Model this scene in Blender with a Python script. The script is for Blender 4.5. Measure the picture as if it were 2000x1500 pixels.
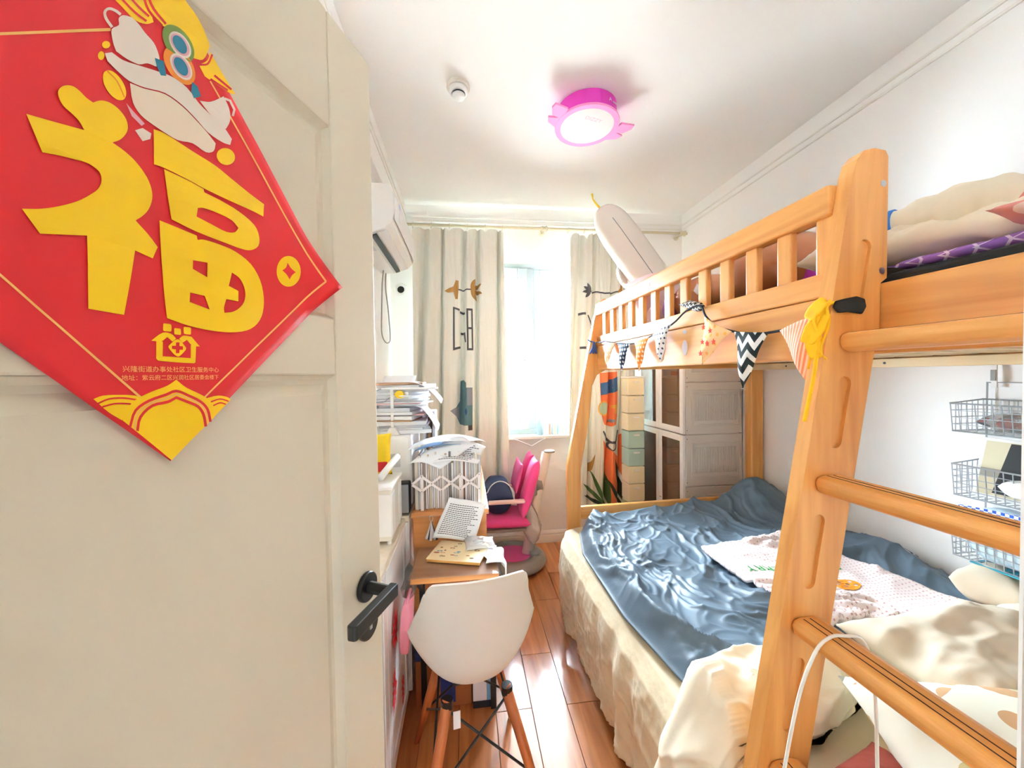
import bpy, bmesh, math, random
from mathutils import Vector, Matrix, noise
from mathutils.geometry import tessellate_polygon
for _o in list(bpy.data.objects): bpy.data.objects.remove(_o)
SC = bpy.context.scene
COL = SC.collection
random.seed(7)

# ------------------------------------------------------------------ camera
YAW, PITCH, ROLL = math.radians(7.0), math.radians(-1.29), 0.015
fw = Vector((math.sin(YAW)*math.cos(PITCH), math.cos(YAW)*math.cos(PITCH), math.sin(PITCH)))
r0 = Vector((math.cos(YAW), -math.sin(YAW), 0)); u0 = r0.cross(fw)
rr = math.cos(ROLL)*r0 - math.sin(ROLL)*u0
uu = math.sin(ROLL)*r0 + math.cos(ROLL)*u0
cd = bpy.data.cameras.new('camera'); cam = bpy.data.objects.new('camera', cd); COL.objects.link(cam)
cam.matrix_world = Matrix(((rr.x, uu.x, -fw.x, 0), (rr.y, uu.y, -fw.y, 0), (rr.z, uu.z, -fw.z, 1.45), (0, 0, 0, 1)))
cd.sensor_fit = 'HORIZONTAL'; cd.sensor_width = 36; cd.lens = 730/2000*36; cd.clip_start = 0.02
SC.camera = cam
# ------------------------------------------------------------------ light
W = bpy.data.worlds.new('sky'); SC.world = W; W.use_nodes = True
bg = W.node_tree.nodes['Background']; bg.inputs[0].default_value = (0.745, 0.885, 1.0, 1); bg.inputs[1].default_value = 50.0
def area(name, loc, rot, sx, sy, power, col=(1, 1, 1), portal=False):
    l = bpy.data.lights.new(name, 'AREA'); l.shape = 'RECTANGLE'; l.size = sx; l.size_y = sy; l.energy = power; l.color = col
    if portal: l.cycles.is_portal = True
    o = bpy.data.objects.new(name, l); COL.objects.link(o); o.location = loc; o.rotation_euler = rot
    return o
area('window_portal', (0.55, 3.37, 1.68), (math.radians(-90), 0, 0), 1.7, 1.6, 1, portal=True)
SC.view_settings.view_transform = 'Standard'; SC.view_settings.look = 'None'; SC.view_settings.gamma = 1
SC.view_settings.use_curve_mapping = False
SC.view_settings.exposure = 2.08
SC.cycles.max_bounces = 14; SC.cycles.diffuse_bounces = 8; SC.cycles.glossy_bounces = 4; SC.cycles.transparent_max_bounces = 16
SC.cycles.sample_clamp_indirect = 8; SC.cycles.caustics_reflective = False; SC.cycles.caustics_refractive = False

# ------------------------------------------------------------------ materials
def lin(c):
    return tuple(((v/255)/12.92 if v/255 <= 0.04045 else ((v/255+0.055)/1.055)**2.4) for v in c[:3]) + (1.0,)
MATS = {}
def N(nt, t, **kw):
    n = nt.nodes.new(t)
    for k, v in kw.items(): setattr(n, k, v)
    return n
def mat(name, col, rough=0.6, metal=0.0, var=0.0, vscale=6.0, bump=0.0, bscale=40.0, spec=0.5, alpha=1.0, coat=0.0, sheen=0.0, sub=0.0):
    if name in MATS: return MATS[name]
    m = bpy.data.materials.new(name); m.use_nodes = True; nt = m.node_tree; p = nt.nodes['Principled BSDF']
    p.inputs['Base Color'].default_value = lin(col); p.inputs['Roughness'].default_value = rough; p.inputs['Metallic'].default_value = metal
    p.inputs['Specular IOR Level'].default_value = spec; p.inputs['Alpha'].default_value = alpha
    p.inputs['Coat Weight'].default_value = coat; p.inputs['Sheen Weight'].default_value = sheen
    tc = N(nt, 'ShaderNodeTexCoord')
    if var > 0:
        nz = N(nt, 'ShaderNodeTexNoise'); nz.inputs['Scale'].default_value = vscale; nz.inputs['Detail'].default_value = 4
        nt.links.new(tc.outputs['Object'], nz.inputs['Vector'])
        mx = N(nt, 'ShaderNodeMix', data_type='RGBA'); c = lin(col)
        mx.inputs[6].default_value = tuple(v*(1-var) for v in c[:3])+(1,); mx.inputs[7].default_value = tuple(min(1, v*(1+var)) for v in c[:3])+(1,)
        nt.links.new(nz.outputs[0], mx.inputs[0]); nt.links.new(mx.outputs[2], p.inputs['Base Color'])
    if bump > 0:
        nb = N(nt, 'ShaderNodeTexNoise'); nb.inputs['Scale'].default_value = bscale; nb.inputs['Detail'].default_value = 5
        nt.links.new(tc.outputs['Object'], nb.inputs['Vector'])
        b = N(nt, 'ShaderNodeBump'); b.inputs['Strength'].default_value = bump; b.inputs['Distance'].default_value = 0.01
        nt.links.new(nb.outputs[0], b.inputs['Height']); nt.links.new(b.outputs[0], p.inputs['Normal'])
    MATS[name] = m; return m
def wood(name, c1, c2, axis='y', rough=0.38, fine=1.0, rnd=0.0, coat=0.0, bump=0.06):
    m = bpy.data.materials.new(name); m.use_nodes = True; nt = m.node_tree; p = nt.nodes['Principled BSDF']
    p.inputs['Roughness'].default_value = rough; p.inputs['Coat Weight'].default_value = coat; p.inputs['Coat Roughness'].default_value = 0.12
    tc = N(nt, 'ShaderNodeTexCoord'); mp = N(nt, 'ShaderNodeMapping')
    s = {'x': (1.6, 22, 22), 'y': (22, 1.6, 22), 'z': (22, 22, 1.6)}[axis]; mp.inputs['Scale'].default_value = tuple(v*fine for v in s)
    oi = N(nt, 'ShaderNodeObjectInfo'); add = N(nt, 'ShaderNodeVectorMath', operation='ADD'); mul = N(nt, 'ShaderNodeMath', operation='MULTIPLY')
    mul.inputs[1].default_value = 37.0
    nt.links.new(oi.outputs['Random'], mul.inputs[0]); nt.links.new(tc.outputs['Object'], add.inputs[0]); nt.links.new(mul.outputs[0], add.inputs[1])
    nt.links.new(add.outputs[0], mp.inputs['Vector'])
    nz = N(nt, 'ShaderNodeTexNoise'); nz.inputs['Scale'].default_value = 1.0; nz.inputs['Detail'].default_value = 6; nz.inputs['Distortion'].default_value = 0.7
    nt.links.new(mp.outputs[0], nz.inputs['Vector'])
    cr = N(nt, 'ShaderNodeValToRGB'); e = cr.color_ramp.elements
    e[0].position = 0.3; e[0].color = lin(c1); e[1].position = 0.7; e[1].color = lin(c2)
    nt.links.new(nz.outputs[0], cr.inputs[0]); out = cr.outputs[0]
    if rnd > 0:
        hs = N(nt, 'ShaderNodeHueSaturation'); ma = N(nt, 'ShaderNodeMapRange'); ma.inputs[3].default_value = 1-rnd; ma.inputs[4].default_value = 1+rnd
        nt.links.new(oi.outputs['Random'], ma.inputs[0]); nt.links.new(ma.outputs[0], hs.inputs['Value']); nt.links.new(out, hs.inputs['Color']); out = hs.outputs[0]
    nt.links.new(out, p.inputs['Base Color'])
    if bump:
        b = N(nt, 'ShaderNodeBump'); b.inputs['Strength'].default_value = bump; b.inputs['Distance'].default_value = 0.004
        nt.links.new(nz.outputs[0], b.inputs['Height']); nt.links.new(b.outputs[0], p.inputs['Normal'])
    MATS[name] = m; return m
def mth(nt, op, a, b=None):
    n = N(nt, 'ShaderNodeMath', operation=op)
    for i, v in enumerate((a, b)):
        if v is None: continue
        if isinstance(v, (int, float)): n.inputs[i].default_value = v
        else: nt.links.new(v, n.inputs[i])
    return n.outputs[0]
def pattern(name, kind, base, ink, k=20.0, size=0.3, ax=(1, 2), rough=0.85, ink2=None):
    m = bpy.data.materials.new(name); m.use_nodes = True; nt = m.node_tree; p = nt.nodes['Principled BSDF']; p.inputs['Roughness'].default_value = rough
    tc = N(nt, 'ShaderNodeTexCoord'); sx = N(nt, 'ShaderNodeSeparateXYZ'); nt.links.new(tc.outputs['Object'], sx.inputs[0])
    a, b = sx.outputs[ax[0]], sx.outputs[ax[1]]
    if kind == 'dots':
        row = mth(nt, 'FLOOR', mth(nt, 'MULTIPLY', b, k)); sh = mth(nt, 'MULTIPLY', mth(nt, 'MODULO', row, 2.0), 0.5)
        fx = mth(nt, 'SUBTRACT', mth(nt, 'FRACT', mth(nt, 'ADD', mth(nt, 'MULTIPLY', a, k), sh)), 0.5); fy = mth(nt, 'SUBTRACT', mth(nt, 'FRACT', mth(nt, 'MULTIPLY', b, k)), 0.5)
        d = mth(nt, 'SQRT', mth(nt, 'ADD', mth(nt, 'MULTIPLY', fx, fx), mth(nt, 'MULTIPLY', fy, fy))); f = mth(nt, 'LESS_THAN', d, size)
    elif kind == 'chevron':
        zz = mth(nt, 'ABSOLUTE', mth(nt, 'SUBTRACT', mth(nt, 'FRACT', mth(nt, 'MULTIPLY', a, k)), 0.5))
        f = mth(nt, 'LESS_THAN', mth(nt, 'FRACT', mth(nt, 'ADD', mth(nt, 'MULTIPLY', b, k*1.05), mth(nt, 'MULTIPLY', zz, 1.3))), size)
    elif kind == 'stripes':
        f = mth(nt, 'LESS_THAN', mth(nt, 'FRACT', mth(nt, 'ADD', mth(nt, 'MULTIPLY', a, k), mth(nt, 'MULTIPLY', b, k*0.25))), size)
    elif kind == 'lattice':
        u = mth(nt, 'ADD', a, b); v = mth(nt, 'SUBTRACT', a, b)
        f = mth(nt, 'MAXIMUM', mth(nt, 'LESS_THAN', mth(nt, 'FRACT', mth(nt, 'MULTIPLY', u, k)), size), mth(nt, 'LESS_THAN', mth(nt, 'FRACT', mth(nt, 'MULTIPLY', v, k)), size))
    elif kind == 'checker':
        f = mth(nt, 'MODULO', mth(nt, 'ABSOLUTE', mth(nt, 'ADD', mth(nt, 'FLOOR', mth(nt, 'MULTIPLY', a, k)), mth(nt, 'FLOOR', mth(nt, 'MULTIPLY', b, k)))), 2.0)
    elif kind == 'blots':
        vo = N(nt, 'ShaderNodeTexVoronoi'); vo.inputs['Scale'].default_value = k; nt.links.new(tc.outputs['Object'], vo.inputs['Vector'])
        s2 = N(nt, 'ShaderNodeSeparateColor'); nt.links.new(vo.outputs['Color'], s2.inputs[0])
        f = mth(nt, 'LESS_THAN', vo.outputs['Distance'], mth(nt, 'MULTIPLY', s2.outputs[0], size))
    mx = N(nt, 'ShaderNodeMix', data_type='RGBA'); mx.inputs[6].default_value = lin(base); mx.inputs[7].default_value = lin(ink)
    if ink2 and kind == 'blots':
        m2 = N(nt, 'ShaderNodeMix', data_type='RGBA'); m2.inputs[6].default_value = lin(ink); m2.inputs[7].default_value = lin(ink2)
        nt.links.new(mth(nt, 'GREATER_THAN', s2.outputs[1], 0.5), m2.inputs[0]); nt.links.new(m2.outputs[2], mx.inputs[7])
    nt.links.new(f, mx.inputs[0]); nt.links.new(mx.outputs[2], p.inputs['Base Color'])
    MATS[name] = m; return m
def voile(name, col, through=0.25):
    m = bpy.data.materials.new(name); m.use_nodes = True; nt = m.node_tree; nt.nodes.remove(nt.nodes['Principled BSDF'])
    d = N(nt, 'ShaderNodeBsdfDiffuse'); t = N(nt, 'ShaderNodeBsdfTranslucent'); d.inputs[0].default_value = lin(col); t.inputs[0].default_value = lin(col)
    mx = N(nt, 'ShaderNodeMixShader'); mx.inputs[0].default_value = through; nt.links.new(d.outputs[0], mx.inputs[1]); nt.links.new(t.outputs[0], mx.inputs[2])
    nt.links.new(mx.outputs[0], nt.nodes['Material Output'].inputs[0]); MATS[name] = m; return m
def film(name, col, opacity=0.25, rough=0.1, gloss=0.5, ior=1.45):
    """thin clear or tinted sheet: light passes straight through, faces mirror a little"""
    m = bpy.data.materials.new(name); m.use_nodes = True; nt = m.node_tree; nt.nodes.remove(nt.nodes['Principled BSDF'])
    tr = N(nt, 'ShaderNodeBsdfTransparent'); df = N(nt, 'ShaderNodeBsdfDiffuse'); gl = N(nt, 'ShaderNodeBsdfGlossy'); fr = N(nt, 'ShaderNodeFresnel')
    fr.inputs[0].default_value = ior; gl.inputs['Roughness'].default_value = rough; c = lin(col)
    tr.inputs[0].default_value = tuple(min(1, v*0.5+0.5) if opacity < 0.4 else v for v in c[:3])+(1,); df.inputs[0].default_value = c
    m1 = N(nt, 'ShaderNodeMixShader'); m1.inputs[0].default_value = opacity; nt.links.new(tr.outputs[0], m1.inputs[1]); nt.links.new(df.outputs[0], m1.inputs[2])
    m2 = N(nt, 'ShaderNodeMixShader'); nt.links.new(mth(nt, 'MULTIPLY', fr.outputs[0], gloss*2), m2.inputs[0]); nt.links.new(m1.outputs[0], m2.inputs[1]); nt.links.new(gl.outputs[0], m2.inputs[2])
    nt.links.new(m2.outputs[0], nt.nodes['Material Output'].inputs[0]); MATS[name] = m; return m

# ------------------------------------------------------------------ geometry
class G:
    def __init__(s): s.v = []; s.f = []
    def add(s, vs, fs):
        n = len(s.v); s.v += [tuple(v) for v in vs]; s.f += [tuple(i+n for i in f) for f in fs]; return s
    def box(s, x0, x1, y0, y1, z0, z1):
        return s.add([(x0, y0, z0), (x1, y0, z0), (x1, y1, z0), (x0, y1, z0), (x0, y0, z1), (x1, y0, z1), (x1, y1, z1), (x0, y1, z1)],
                     [(0, 3, 2, 1), (4, 5, 6, 7), (0, 1, 5, 4), (1, 2, 6, 5), (2, 3, 7, 6), (3, 0, 4, 7)])
    def obox(s, c, size, rot=(0, 0, 0)):
        from mathutils import Euler
        R = Euler(rot).to_matrix(); c = Vector(c); h = Vector(size)/2
        vs = [c+R@Vector((sx*h.x, sy*h.y, sz*h.z)) for sz in (-1, 1) for sx, sy in ((-1, -1), (1, -1), (1, 1), (-1, 1))]
        return s.add(vs, [(0, 3, 2, 1), (4, 5, 6, 7), (0, 1, 5, 4), (1, 2, 6, 5), (2, 3, 7, 6), (3, 0, 4, 7)])
    def tube(s, pts, r, n=8, closed=False, caps=True):
        pts = [Vector(p) for p in pts]; m = len(pts); rs = r if isinstance(r, (list, tuple)) else [r]*m
        ref = None; rings = []
        for i, p in enumerate(pts):
            if closed: t = pts[(i+1) % m]-pts[i-1]
            else: t = pts[min(i+1, m-1)]-pts[max(i-1, 0)]
            t = t.normalized() if t.length > 1e-9 else Vector((0, 0, 1))
            if ref is None: ref = t.orthogonal().normalized()
            ref = (ref-t*ref.dot(t)); ref = ref.normalized() if ref.length > 1e-6 else t.orthogonal().normalized()
            b = t.cross(ref); rings.append([p+(ref*math.cos(2*math.pi*k/n)+b*math.sin(2*math.pi*k/n))*rs[i] for k in range(n)])
        vs = [v for ring in rings for v in ring]; fs = []
        for i in range(m if closed else m-1):
            j = (i+1) % m
            for k in range(n): fs.append((i*n+k, i*n+(k+1) % n, j*n+(k+1) % n, j*n+k))
        if caps and not closed: fs += [tuple(range(n))[::-1], tuple(range((m-1)*n, m*n))]
        return s.add(vs, fs)
    def cyl(s, p, q, r, r2=None, n=14): return s.tube([p, q], [r, r if r2 is None else r2], n)
    def lathe(s, prof, c=(0, 0, 0), n=28, M=None):
        vs = []; fs = []; m = len(prof)
        for k in range(n):
            a = 2*math.pi*k/n
            for (r, z) in prof:
                v = Vector((r*math.cos(a), r*math.sin(a), z)); vs.append((M@v if M else v)+Vector(c))
        for k in range(n):
            j = (k+1) % n
            for i in range(m-1): fs.append((k*m+i, j*m+i, j*m+i+1, k*m+i+1))
        return s.add(vs, fs)
    def prism(s, poly, axis, a, b):
        def P(p, t): return {'x': (t, p[0], p[1]), 'y': (p[0], t, p[1]), 'z': (p[0], p[1], t)}[axis]
        n = len(poly); vs = [P(p, a) for p in poly]+[P(p, b) for p in poly]
        return s.add(vs, [tuple(range(n)), tuple(range(n, 2*n))[::-1]]+[(i, (i+1) % n, n+(i+1) % n, n+i) for i in range(n)])
    def grid(s, fn, nu, nv, cu=False):
        vs = [fn(i/nu, j/nv) for i in range(nu if cu else nu+1) for j in range(nv+1)]; fs = []; w = nv+1
        for i in range(nu):
            k = (i+1) % nu if cu else i+1
            for j in range(nv): fs.append((i*w+j, k*w+j, k*w+j+1, i*w+j+1))
        return s.add(vs, fs)
    def mesh(s, name, smooth=False, weld=0.0):
        bm = bmesh.new(); V = [bm.verts.new(v) for v in s.v]
        for f in s.f:
            try: bm.faces.new([V[i] for i in f])
            except ValueError: pass
        if weld: bmesh.ops.remove_doubles(bm, verts=bm.verts, dist=weld)
        bmesh.ops.recalc_face_normals(bm, faces=bm.faces)
        me = bpy.data.meshes.new(name); bm.to_mesh(me); bm.free()
        if smooth:
            for p in me.polygons: p.use_smooth = True
        return me
    def mk(s, name, m, parent=None, smooth=False, bevel=0.0, seg=2, sub=0, solid=0.0, weld=0.0, loc=None):
        me = s.mesh(name, smooth, weld); o = bpy.data.objects.new(name, me); COL.objects.link(o)
        me.materials.append(MATS[m] if isinstance(m, str) else m)
        if parent: o.parent = parent
        if loc: o.location = loc
        if solid: q = o.modifiers.new('thick', 'SOLIDIFY'); q.thickness = solid; q.offset = 0
        if bevel:
            q = o.modifiers.new('bevel', 'BEVEL'); q.width = bevel; q.segments = seg; q.limit_method = 'ANGLE'; q.angle_limit = math.radians(35)
        if sub: q = o.modifiers.new('sub', 'SUBSURF'); q.levels = sub; q.render_levels = sub
        return o
def tag(o, label, cat, group=None, kind=None):
    o['label'] = label; o['category'] = cat
    if group: o['group'] = group
    if kind: o['kind'] = kind
    return o
def thing(name, label, cat, loc=(0, 0, 0), rz=0.0, group=None):
    o = bpy.data.objects.new(name, None); COL.objects.link(o); o.location = loc; o.rotation_euler = (0, 0, rz); o.empty_display_size = 0.05
    return tag(o, label, cat, group)
def struct(o): o['kind'] = 'structure'; return o
def sempty(name, loc=(0, 0, 0)):
    o = bpy.data.objects.new(name, None); COL.objects.link(o); o.location = loc; o.empty_display_size = 0.05; o['kind'] = 'structure'; return o
def share(src, name, parent, loc, rot=None):
    c = src.copy(); c.name = name; COL.objects.link(c); c.parent = parent; c.location = loc
    if rot: c.rotation_euler = rot
    return c
def flat(loops, fn, name, m, parent, maxlen=0.0):
    """a printed shape: polygon with holes, cut fine and laid on a surface fn(u, v)"""
    pts = [Vector((p[0], p[1], 0)) for lp in loops for p in lp]
    tris = tessellate_polygon([[Vector((p[0], p[1], 0)) for p in lp] for lp in loops])
    bm = bmesh.new(); V = [bm.verts.new(p) for p in pts]
    for t in tris:
        try: bm.faces.new([V[i] for i in t])
        except ValueError: pass
    if maxlen:
        for _ in range(6):
            es = [e for e in bm.edges if e.calc_length() > maxlen]
            if not es: break
            bmesh.ops.subdivide_edges(bm, edges=es, cuts=1)
            bmesh.ops.triangulate(bm, faces=bm.faces)
    for v in bm.verts: v.co = Vector(fn(v.co.x, v.co.y))
    me = bpy.data.meshes.new(name); bm.to_mesh(me); bm.free(); me.materials.append(MATS[m] if isinstance(m, str) else m)
    o = bpy.data.objects.new(name, me); COL.objects.link(o)
    if parent: o.parent = parent
    return o
def textmesh(body, size, name, m, parent, M, align='LEFT', extr=0.0, fit=None):
    cu = bpy.data.curves.new(name, 'FONT'); cu.body = body; cu.size = size; cu.align_x = align; cu.extrude = extr; cu.resolution_u = 2
    o = bpy.data.objects.new(name, cu); COL.objects.link(o); bpy.context.view_layer.update()
    me = bpy.data.meshes.new_from_object(o.evaluated_get(bpy.context.evaluated_depsgraph_get())); bpy.data.objects.remove(o)
    if fit and len(me.vertices):
        w = max(v.co.x for v in me.vertices)-min(v.co.x for v in me.vertices)
        for v in me.vertices: v.co.x *= fit/w
    me.transform(M); me.name = name; me.materials.clear(); me.materials.append(MATS[m] if isinstance(m, str) else m)
    o = bpy.data.objects.new(name, me); COL.objects.link(o); o.parent = parent; return o
def cut(o, g):
    """carve the shape g out of o"""
    me = g.mesh('cutter'); c = bpy.data.objects.new('cutter', me); COL.objects.link(c); c.parent = o.parent
    q = o.modifiers.new('cut', 'BOOLEAN'); q.operation = 'DIFFERENCE'; q.object = c; q.solver = 'EXACT'
    bpy.context.view_layer.update(); dg = bpy.context.evaluated_depsgraph_get()
    nm = bpy.data.meshes.new_from_object(o.evaluated_get(dg)); o.modifiers.clear(); old = o.data; nm.name = o.name; o.data = nm
    if not nm.materials: nm.materials.append(old.materials[0])
    bpy.data.objects.remove(c)
def fbm(x, y, z=0.0, o=4):
    return noise.fractal(Vector((x, y, z)), 1.0, 2.0, o)
def ridge(x, y, z=0.0): return 1-abs(noise.noise(Vector((x, y, z))))*2
def cushion(g, c, size, rot=(0, 0, 0), amp=0.012, fr=7.0, seed=0.0, nu=36, nv=28, p=2.6, q=0.55, sag=0.0):
    from mathutils import Euler
    R = Euler(rot).to_matrix(); c = Vector(c); a, b, h = size[0]/2, size[1]/2, size[2]/2
    for sgn in (1, -1):
        def fn(i, j):
            u, v = i*2-1, j*2-1
            e = max(0, (1-abs(u)**p))**q*max(0, (1-abs(v)**p))**q
            k = 1-0.10*(abs(u)**4*(1-abs(v)**2)+0)
            x, y = a*u*(1-0.07*(1-v*v)*abs(u)), b*v*(1-0.07*(1-u*u)*abs(v))
            w = fbm(x*fr+seed, y*fr+seed*1.7, sgn*0.7+seed)+0.7*ridge(x*fr*0.7+seed, y*fr*1.3-seed, seed)-0.3
            z = sgn*h*e+w*amp*min(1, e*2.5)*(1 if sgn > 0 else 0.4)-sag*(u*u)
            return c+R@Vector((x, y, z))
        g.grid(fn, nu, nv)
    return g

ORD = ['first', 'second', 'third', 'fourth', 'fifth', 'sixth', 'seventh', 'eighth', 'ninth', 'tenth', 'eleventh', 'twelfth', 'thirteenth', 'fourteenth', 'fifteenth', 'sixteenth', 'seventeenth', 'eighteenth', 'nineteenth', 'twentieth']
ORD += ['twenty-'+w for w in ORD[:9]]+['thirtieth']+['thirty-'+w for w in ORD[:9]]+['fortieth']+['forty-'+w for w in ORD[:9]]
# ------------------------------------------------------------------ palette
mat('wall paint', (249, 248, 246), 0.9); mat('ceiling paint', (248, 248, 246), 0.9); mat('white trim', (240, 238, 232), 0.5)
mat('cream paint', (224, 216, 194), 0.42, bump=0.02, bscale=120); mat('black metal', (20, 20, 22), 0.38)
mat('white plastic', (240, 238, 234), 0.4); mat('ivory plastic', (226, 221, 208), 0.4); mat('white gloss', (244, 244, 246), 0.25)
wood('bed wood y', (206, 136, 66), (236, 176, 100), 'y', 0.34); wood('bed wood x', (206, 136, 66), (236, 176, 100), 'x', 0.34); wood('bed wood z', (206, 136, 66), (236, 176, 100), 'z', 0.34)
wood('pine', (226, 196, 148), (240, 214, 170), 'y', 0.5); wood('plank wood', (170, 96, 46), (218, 144, 84), 'y', 0.3, 1.0, 0.13, 0.5, 0.12)
wood('desk wood', (190, 118, 60), (214, 146, 84), 'x', 0.4); wood('leg wood', (176, 92, 44), (206, 120, 66), 'z', 0.45)
mat('joint filler', (66, 36, 20), 0.7); mat('paper white', (240, 240, 242), 0.8); mat('paper grey', (206, 206, 212), 0.8)
mat('ink', (70, 70, 78), 0.8); mat('dark print', (92, 92, 98), 0.9); mat('steel', (196, 198, 200), 0.3, 0.8); mat('grey plastic', (150, 150, 150), 0.4)

# ------------------------------------------------------------------ room shell
XL, XR, YB, ZC = -0.60, 1.94, 3.16, 2.86
fl = struct(G().box(XL-0.2, XR+0.2, -1.6, YB+0.2, -0.12, -0.014).mk('floor', 'joint filler'))
W0, LEN = 0.1563, 0.766
x = 0.103-5*W0; k = 0
plank_me = G().box(-W0/2+0.0009, W0/2-0.0009, -LEN/2+0.0009, LEN/2-0.0009, -0.014, 0.0)
first = None
while x < XR:
    off = (1.570, 1.887)[(k+1) % 2] + 0.004*(k % 3)
    y = off-3*LEN
    while y < YB:
        cx, cy = x+W0/2, y+LEN/2; x0, x1, y0, y1 = max(XL, cx-W0/2), min(XR, cx+W0/2), max(-0.45, cy-LEN/2), min(YB, cy+LEN/2)
        if x1-x0 > 0.01 and y1-y0 > 0.01:
            if x1-x0 < W0-0.001 or y1-y0 < LEN-0.001:
                G().box(x0-cx+0.0009, x1-cx-0.0009, y0-cy+0.0009, y1-cy-0.0009, -0.014, 0).mk('plank', 'plank wood', fl, bevel=0.0012, seg=1, loc=(cx, cy, 0))
            elif first is None: first = plank_me.mk('plank', 'plank wood', fl, bevel=0.0012, seg=1, loc=(cx, cy, 0))
            else: share(first, 'plank', fl, (cx, cy, 0))
        y += LEN
    x += W0; k += 1
struct(G().box(XL-0.2, XR+0.2, -1.6, YB+0.2, ZC, ZC+0.12).mk('ceiling', 'ceiling paint'))
struct(G().box(XL-0.15, XL, -1.6, YB, 0, ZC).mk('wall_left', 'wall paint'))
struct(G().box(XR, XR+0.15, -1.6, YB, 0, ZC).mk('wall_right', 'wall paint'))
WX0, WX1, WZ0, WZ1 = -0.25, 1.35, 0.945, 2.40
struct(G().box(XL-0.15, WX0, YB, YB+0.2, 0, ZC).box(WX1, XR+0.15, YB, YB+0.2, 0, ZC).box(WX0, WX1, YB, YB+0.2, 0, WZ0).box(WX0, WX1, YB, YB+0.2, WZ1, ZC).mk('wall_back', 'wall paint'))
# doorway wall round the camera: left stub, right stub, header; hall behind it
struct(G().box(0.445, XR, 0.03, 0.222, 0, ZC).box(XL, -0.475, -0.1, 0.0, 0, ZC).box(-0.475, 0.445, 0.03, 0.2, 2.14, ZC).mk('wall_front', 'wall paint'))
struct(G().box(XL-0.15, XR+0.15, -1.75, -1.6, 0, ZC).mk('wall_hall', 'wall paint'))
struct(G().box(0.412, 0.445, 0.02, 0.232, 0, 2.14).mk('trim_1', 'white trim', bevel=0.004))
# dropped beam over the left wall and the double picture moulding round the room
struct(G().box(XL, -0.468, 0.0, YB, 2.60, ZC).mk('beam_left', 'wall paint', bevel=0.004))
for nm, z in (('trim_2', 2.765), ('trim_3', 2.725)):
    g = G().box(XR-0.008, XR, 0.23, YB, z-0.006, z+0.006).box(-0.468, -0.460, 0.0, YB, z-0.006, z+0.006).box(-0.468, XR, YB-0.008, YB, z-0.006, z+0.006)
    struct(g.mk(nm, 'white trim', bevel=0.003))
def base(x0, x1):
    prof = [(YB, 0), (YB-0.016, 0), (YB-0.016, 0.06), (YB-0.012, 0.072), (YB-0.014, 0.08), (YB-0.008, 0.098), (YB-0.003, 0.104), (YB, 0.104)]
    return G().prism(prof, 'x', x0, x1)
struct(base(XL, XR).mk('baseboard_back', 'white trim'))
struct(G().box(XL, XL+0.014, 0, YB, 0, 0.1).mk('baseboard_left', 'white trim', bevel=0.003))
# added lamp and light, unseen behind the camera, to brighten the door
hl_ = bpy.data.objects.new('added_fill_lamp', None); COL.objects.link(hl_); hl_.location = (0.1, -0.75, ZC)
tag(hl_, 'added round white ceiling lamp, unseen behind the doorway, that brightens the door', 'ceiling lamp')
G().lathe([(0, -0.001), (0.20, -0.001), (0.20, -0.03), (0.185, -0.034), (0, -0.034)], n=40).mk('housing', 'white plastic', hl_)
G().lathe([(0, -0.060), (0.10, -0.056), (0.17, -0.0345), (0, -0.0345)], n=40).mk('shade', 'white gloss', hl_, smooth=True)
area('added_fill_light', (0.1, -0.75, ZC-0.07), (0, 0, 0), 0.4, 0.4, 1.2, (1.0, 0.96, 0.90))
# ------------------------------------------------------------------ open door with poster
RD = math.radians(90-20.64)
door = sempty('door_1', (-0.456, 0.0104, 0)); door.rotation_euler = (0, 0, RD)
G().box(0.10, 0.70, 0.013, 0.036, 0.02, 2.04).mk('core', 'cream paint', door)
for x0, x1 in ((0, 0.115), (0.687, 0.80)): G().box(x0, x1, 0.0, 0.042, 0.012, 2.05).mk('stile', 'cream paint', door, bevel=0.003)
for z0, z1 in ((0.012, 0.21), (1.455, 1.549), (1.862, 2.05)): G().box(0.1155, 0.6865, 0.0005, 0.0415, z0, z1).mk('rail', 'cream paint', door, bevel=0.003)
def raised(z0, z1):
    g = G()
    for (a, ya, b, yb) in ((0.0, 0.002, 0.007, 0.012), (0.007, 0.012, 0.014, 0.012), (0.014, 0.012, 0.030, 0.004)):
        o = [(0.1155+a, z0+a), (0.6865-a, z0+a), (0.6865-a, z1-a), (0.1155+a, z1-a)]; i = [(0.1155+b, z0+b), (0.6865-b, z0+b), (0.6865-b, z1-b), (0.1155+b, z1-b)]
        g.add([(p[0], ya, p[1]) for p in o]+[(p[0], yb, p[1]) for p in i], [(k, (k+1) % 4, 4+(k+1) % 4, 4+k) for k in range(4)])
    b = 0.030; g.add([(0.1155+b, 0.004, z0+b), (0.6865-b, 0.004, z0+b), (0.6865-b, 0.004, z1-b), (0.1155+b, 0.004, z1-b)], [(0, 1, 2, 3)])
    return g.mk('panel', 'cream paint', door)
raised(0.21, 1.455); raised(1.549, 1.862)
hd = G().cyl((0.747, -0.001, 1.066), (0.747, -0.011, 1.066), 0.0262, n=32).mk('handle_rose', 'black metal', door, bevel=0.003)
hl = G().tube([(0.747, -0.01, 1.066), (0.747, -0.056, 1.062), ], [0.0105, 0.0105], 14)
hl.prism([(0.757, -0.048), (0.757, -0.064), (0.635, -0.066), (0.632, -0.062), (0.632, -0.052), (0.635, -0.049)], 'z', 1.051, 1.074)
hl.mk('lever', 'black metal', hd, bevel=0.003)
kr = G().cyl((0.747, -0.001, 0.995), (0.747, -0.011, 0.995), 0.0262, n=32).mk('key_rose', 'black metal', door, bevel=0.003)
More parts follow.
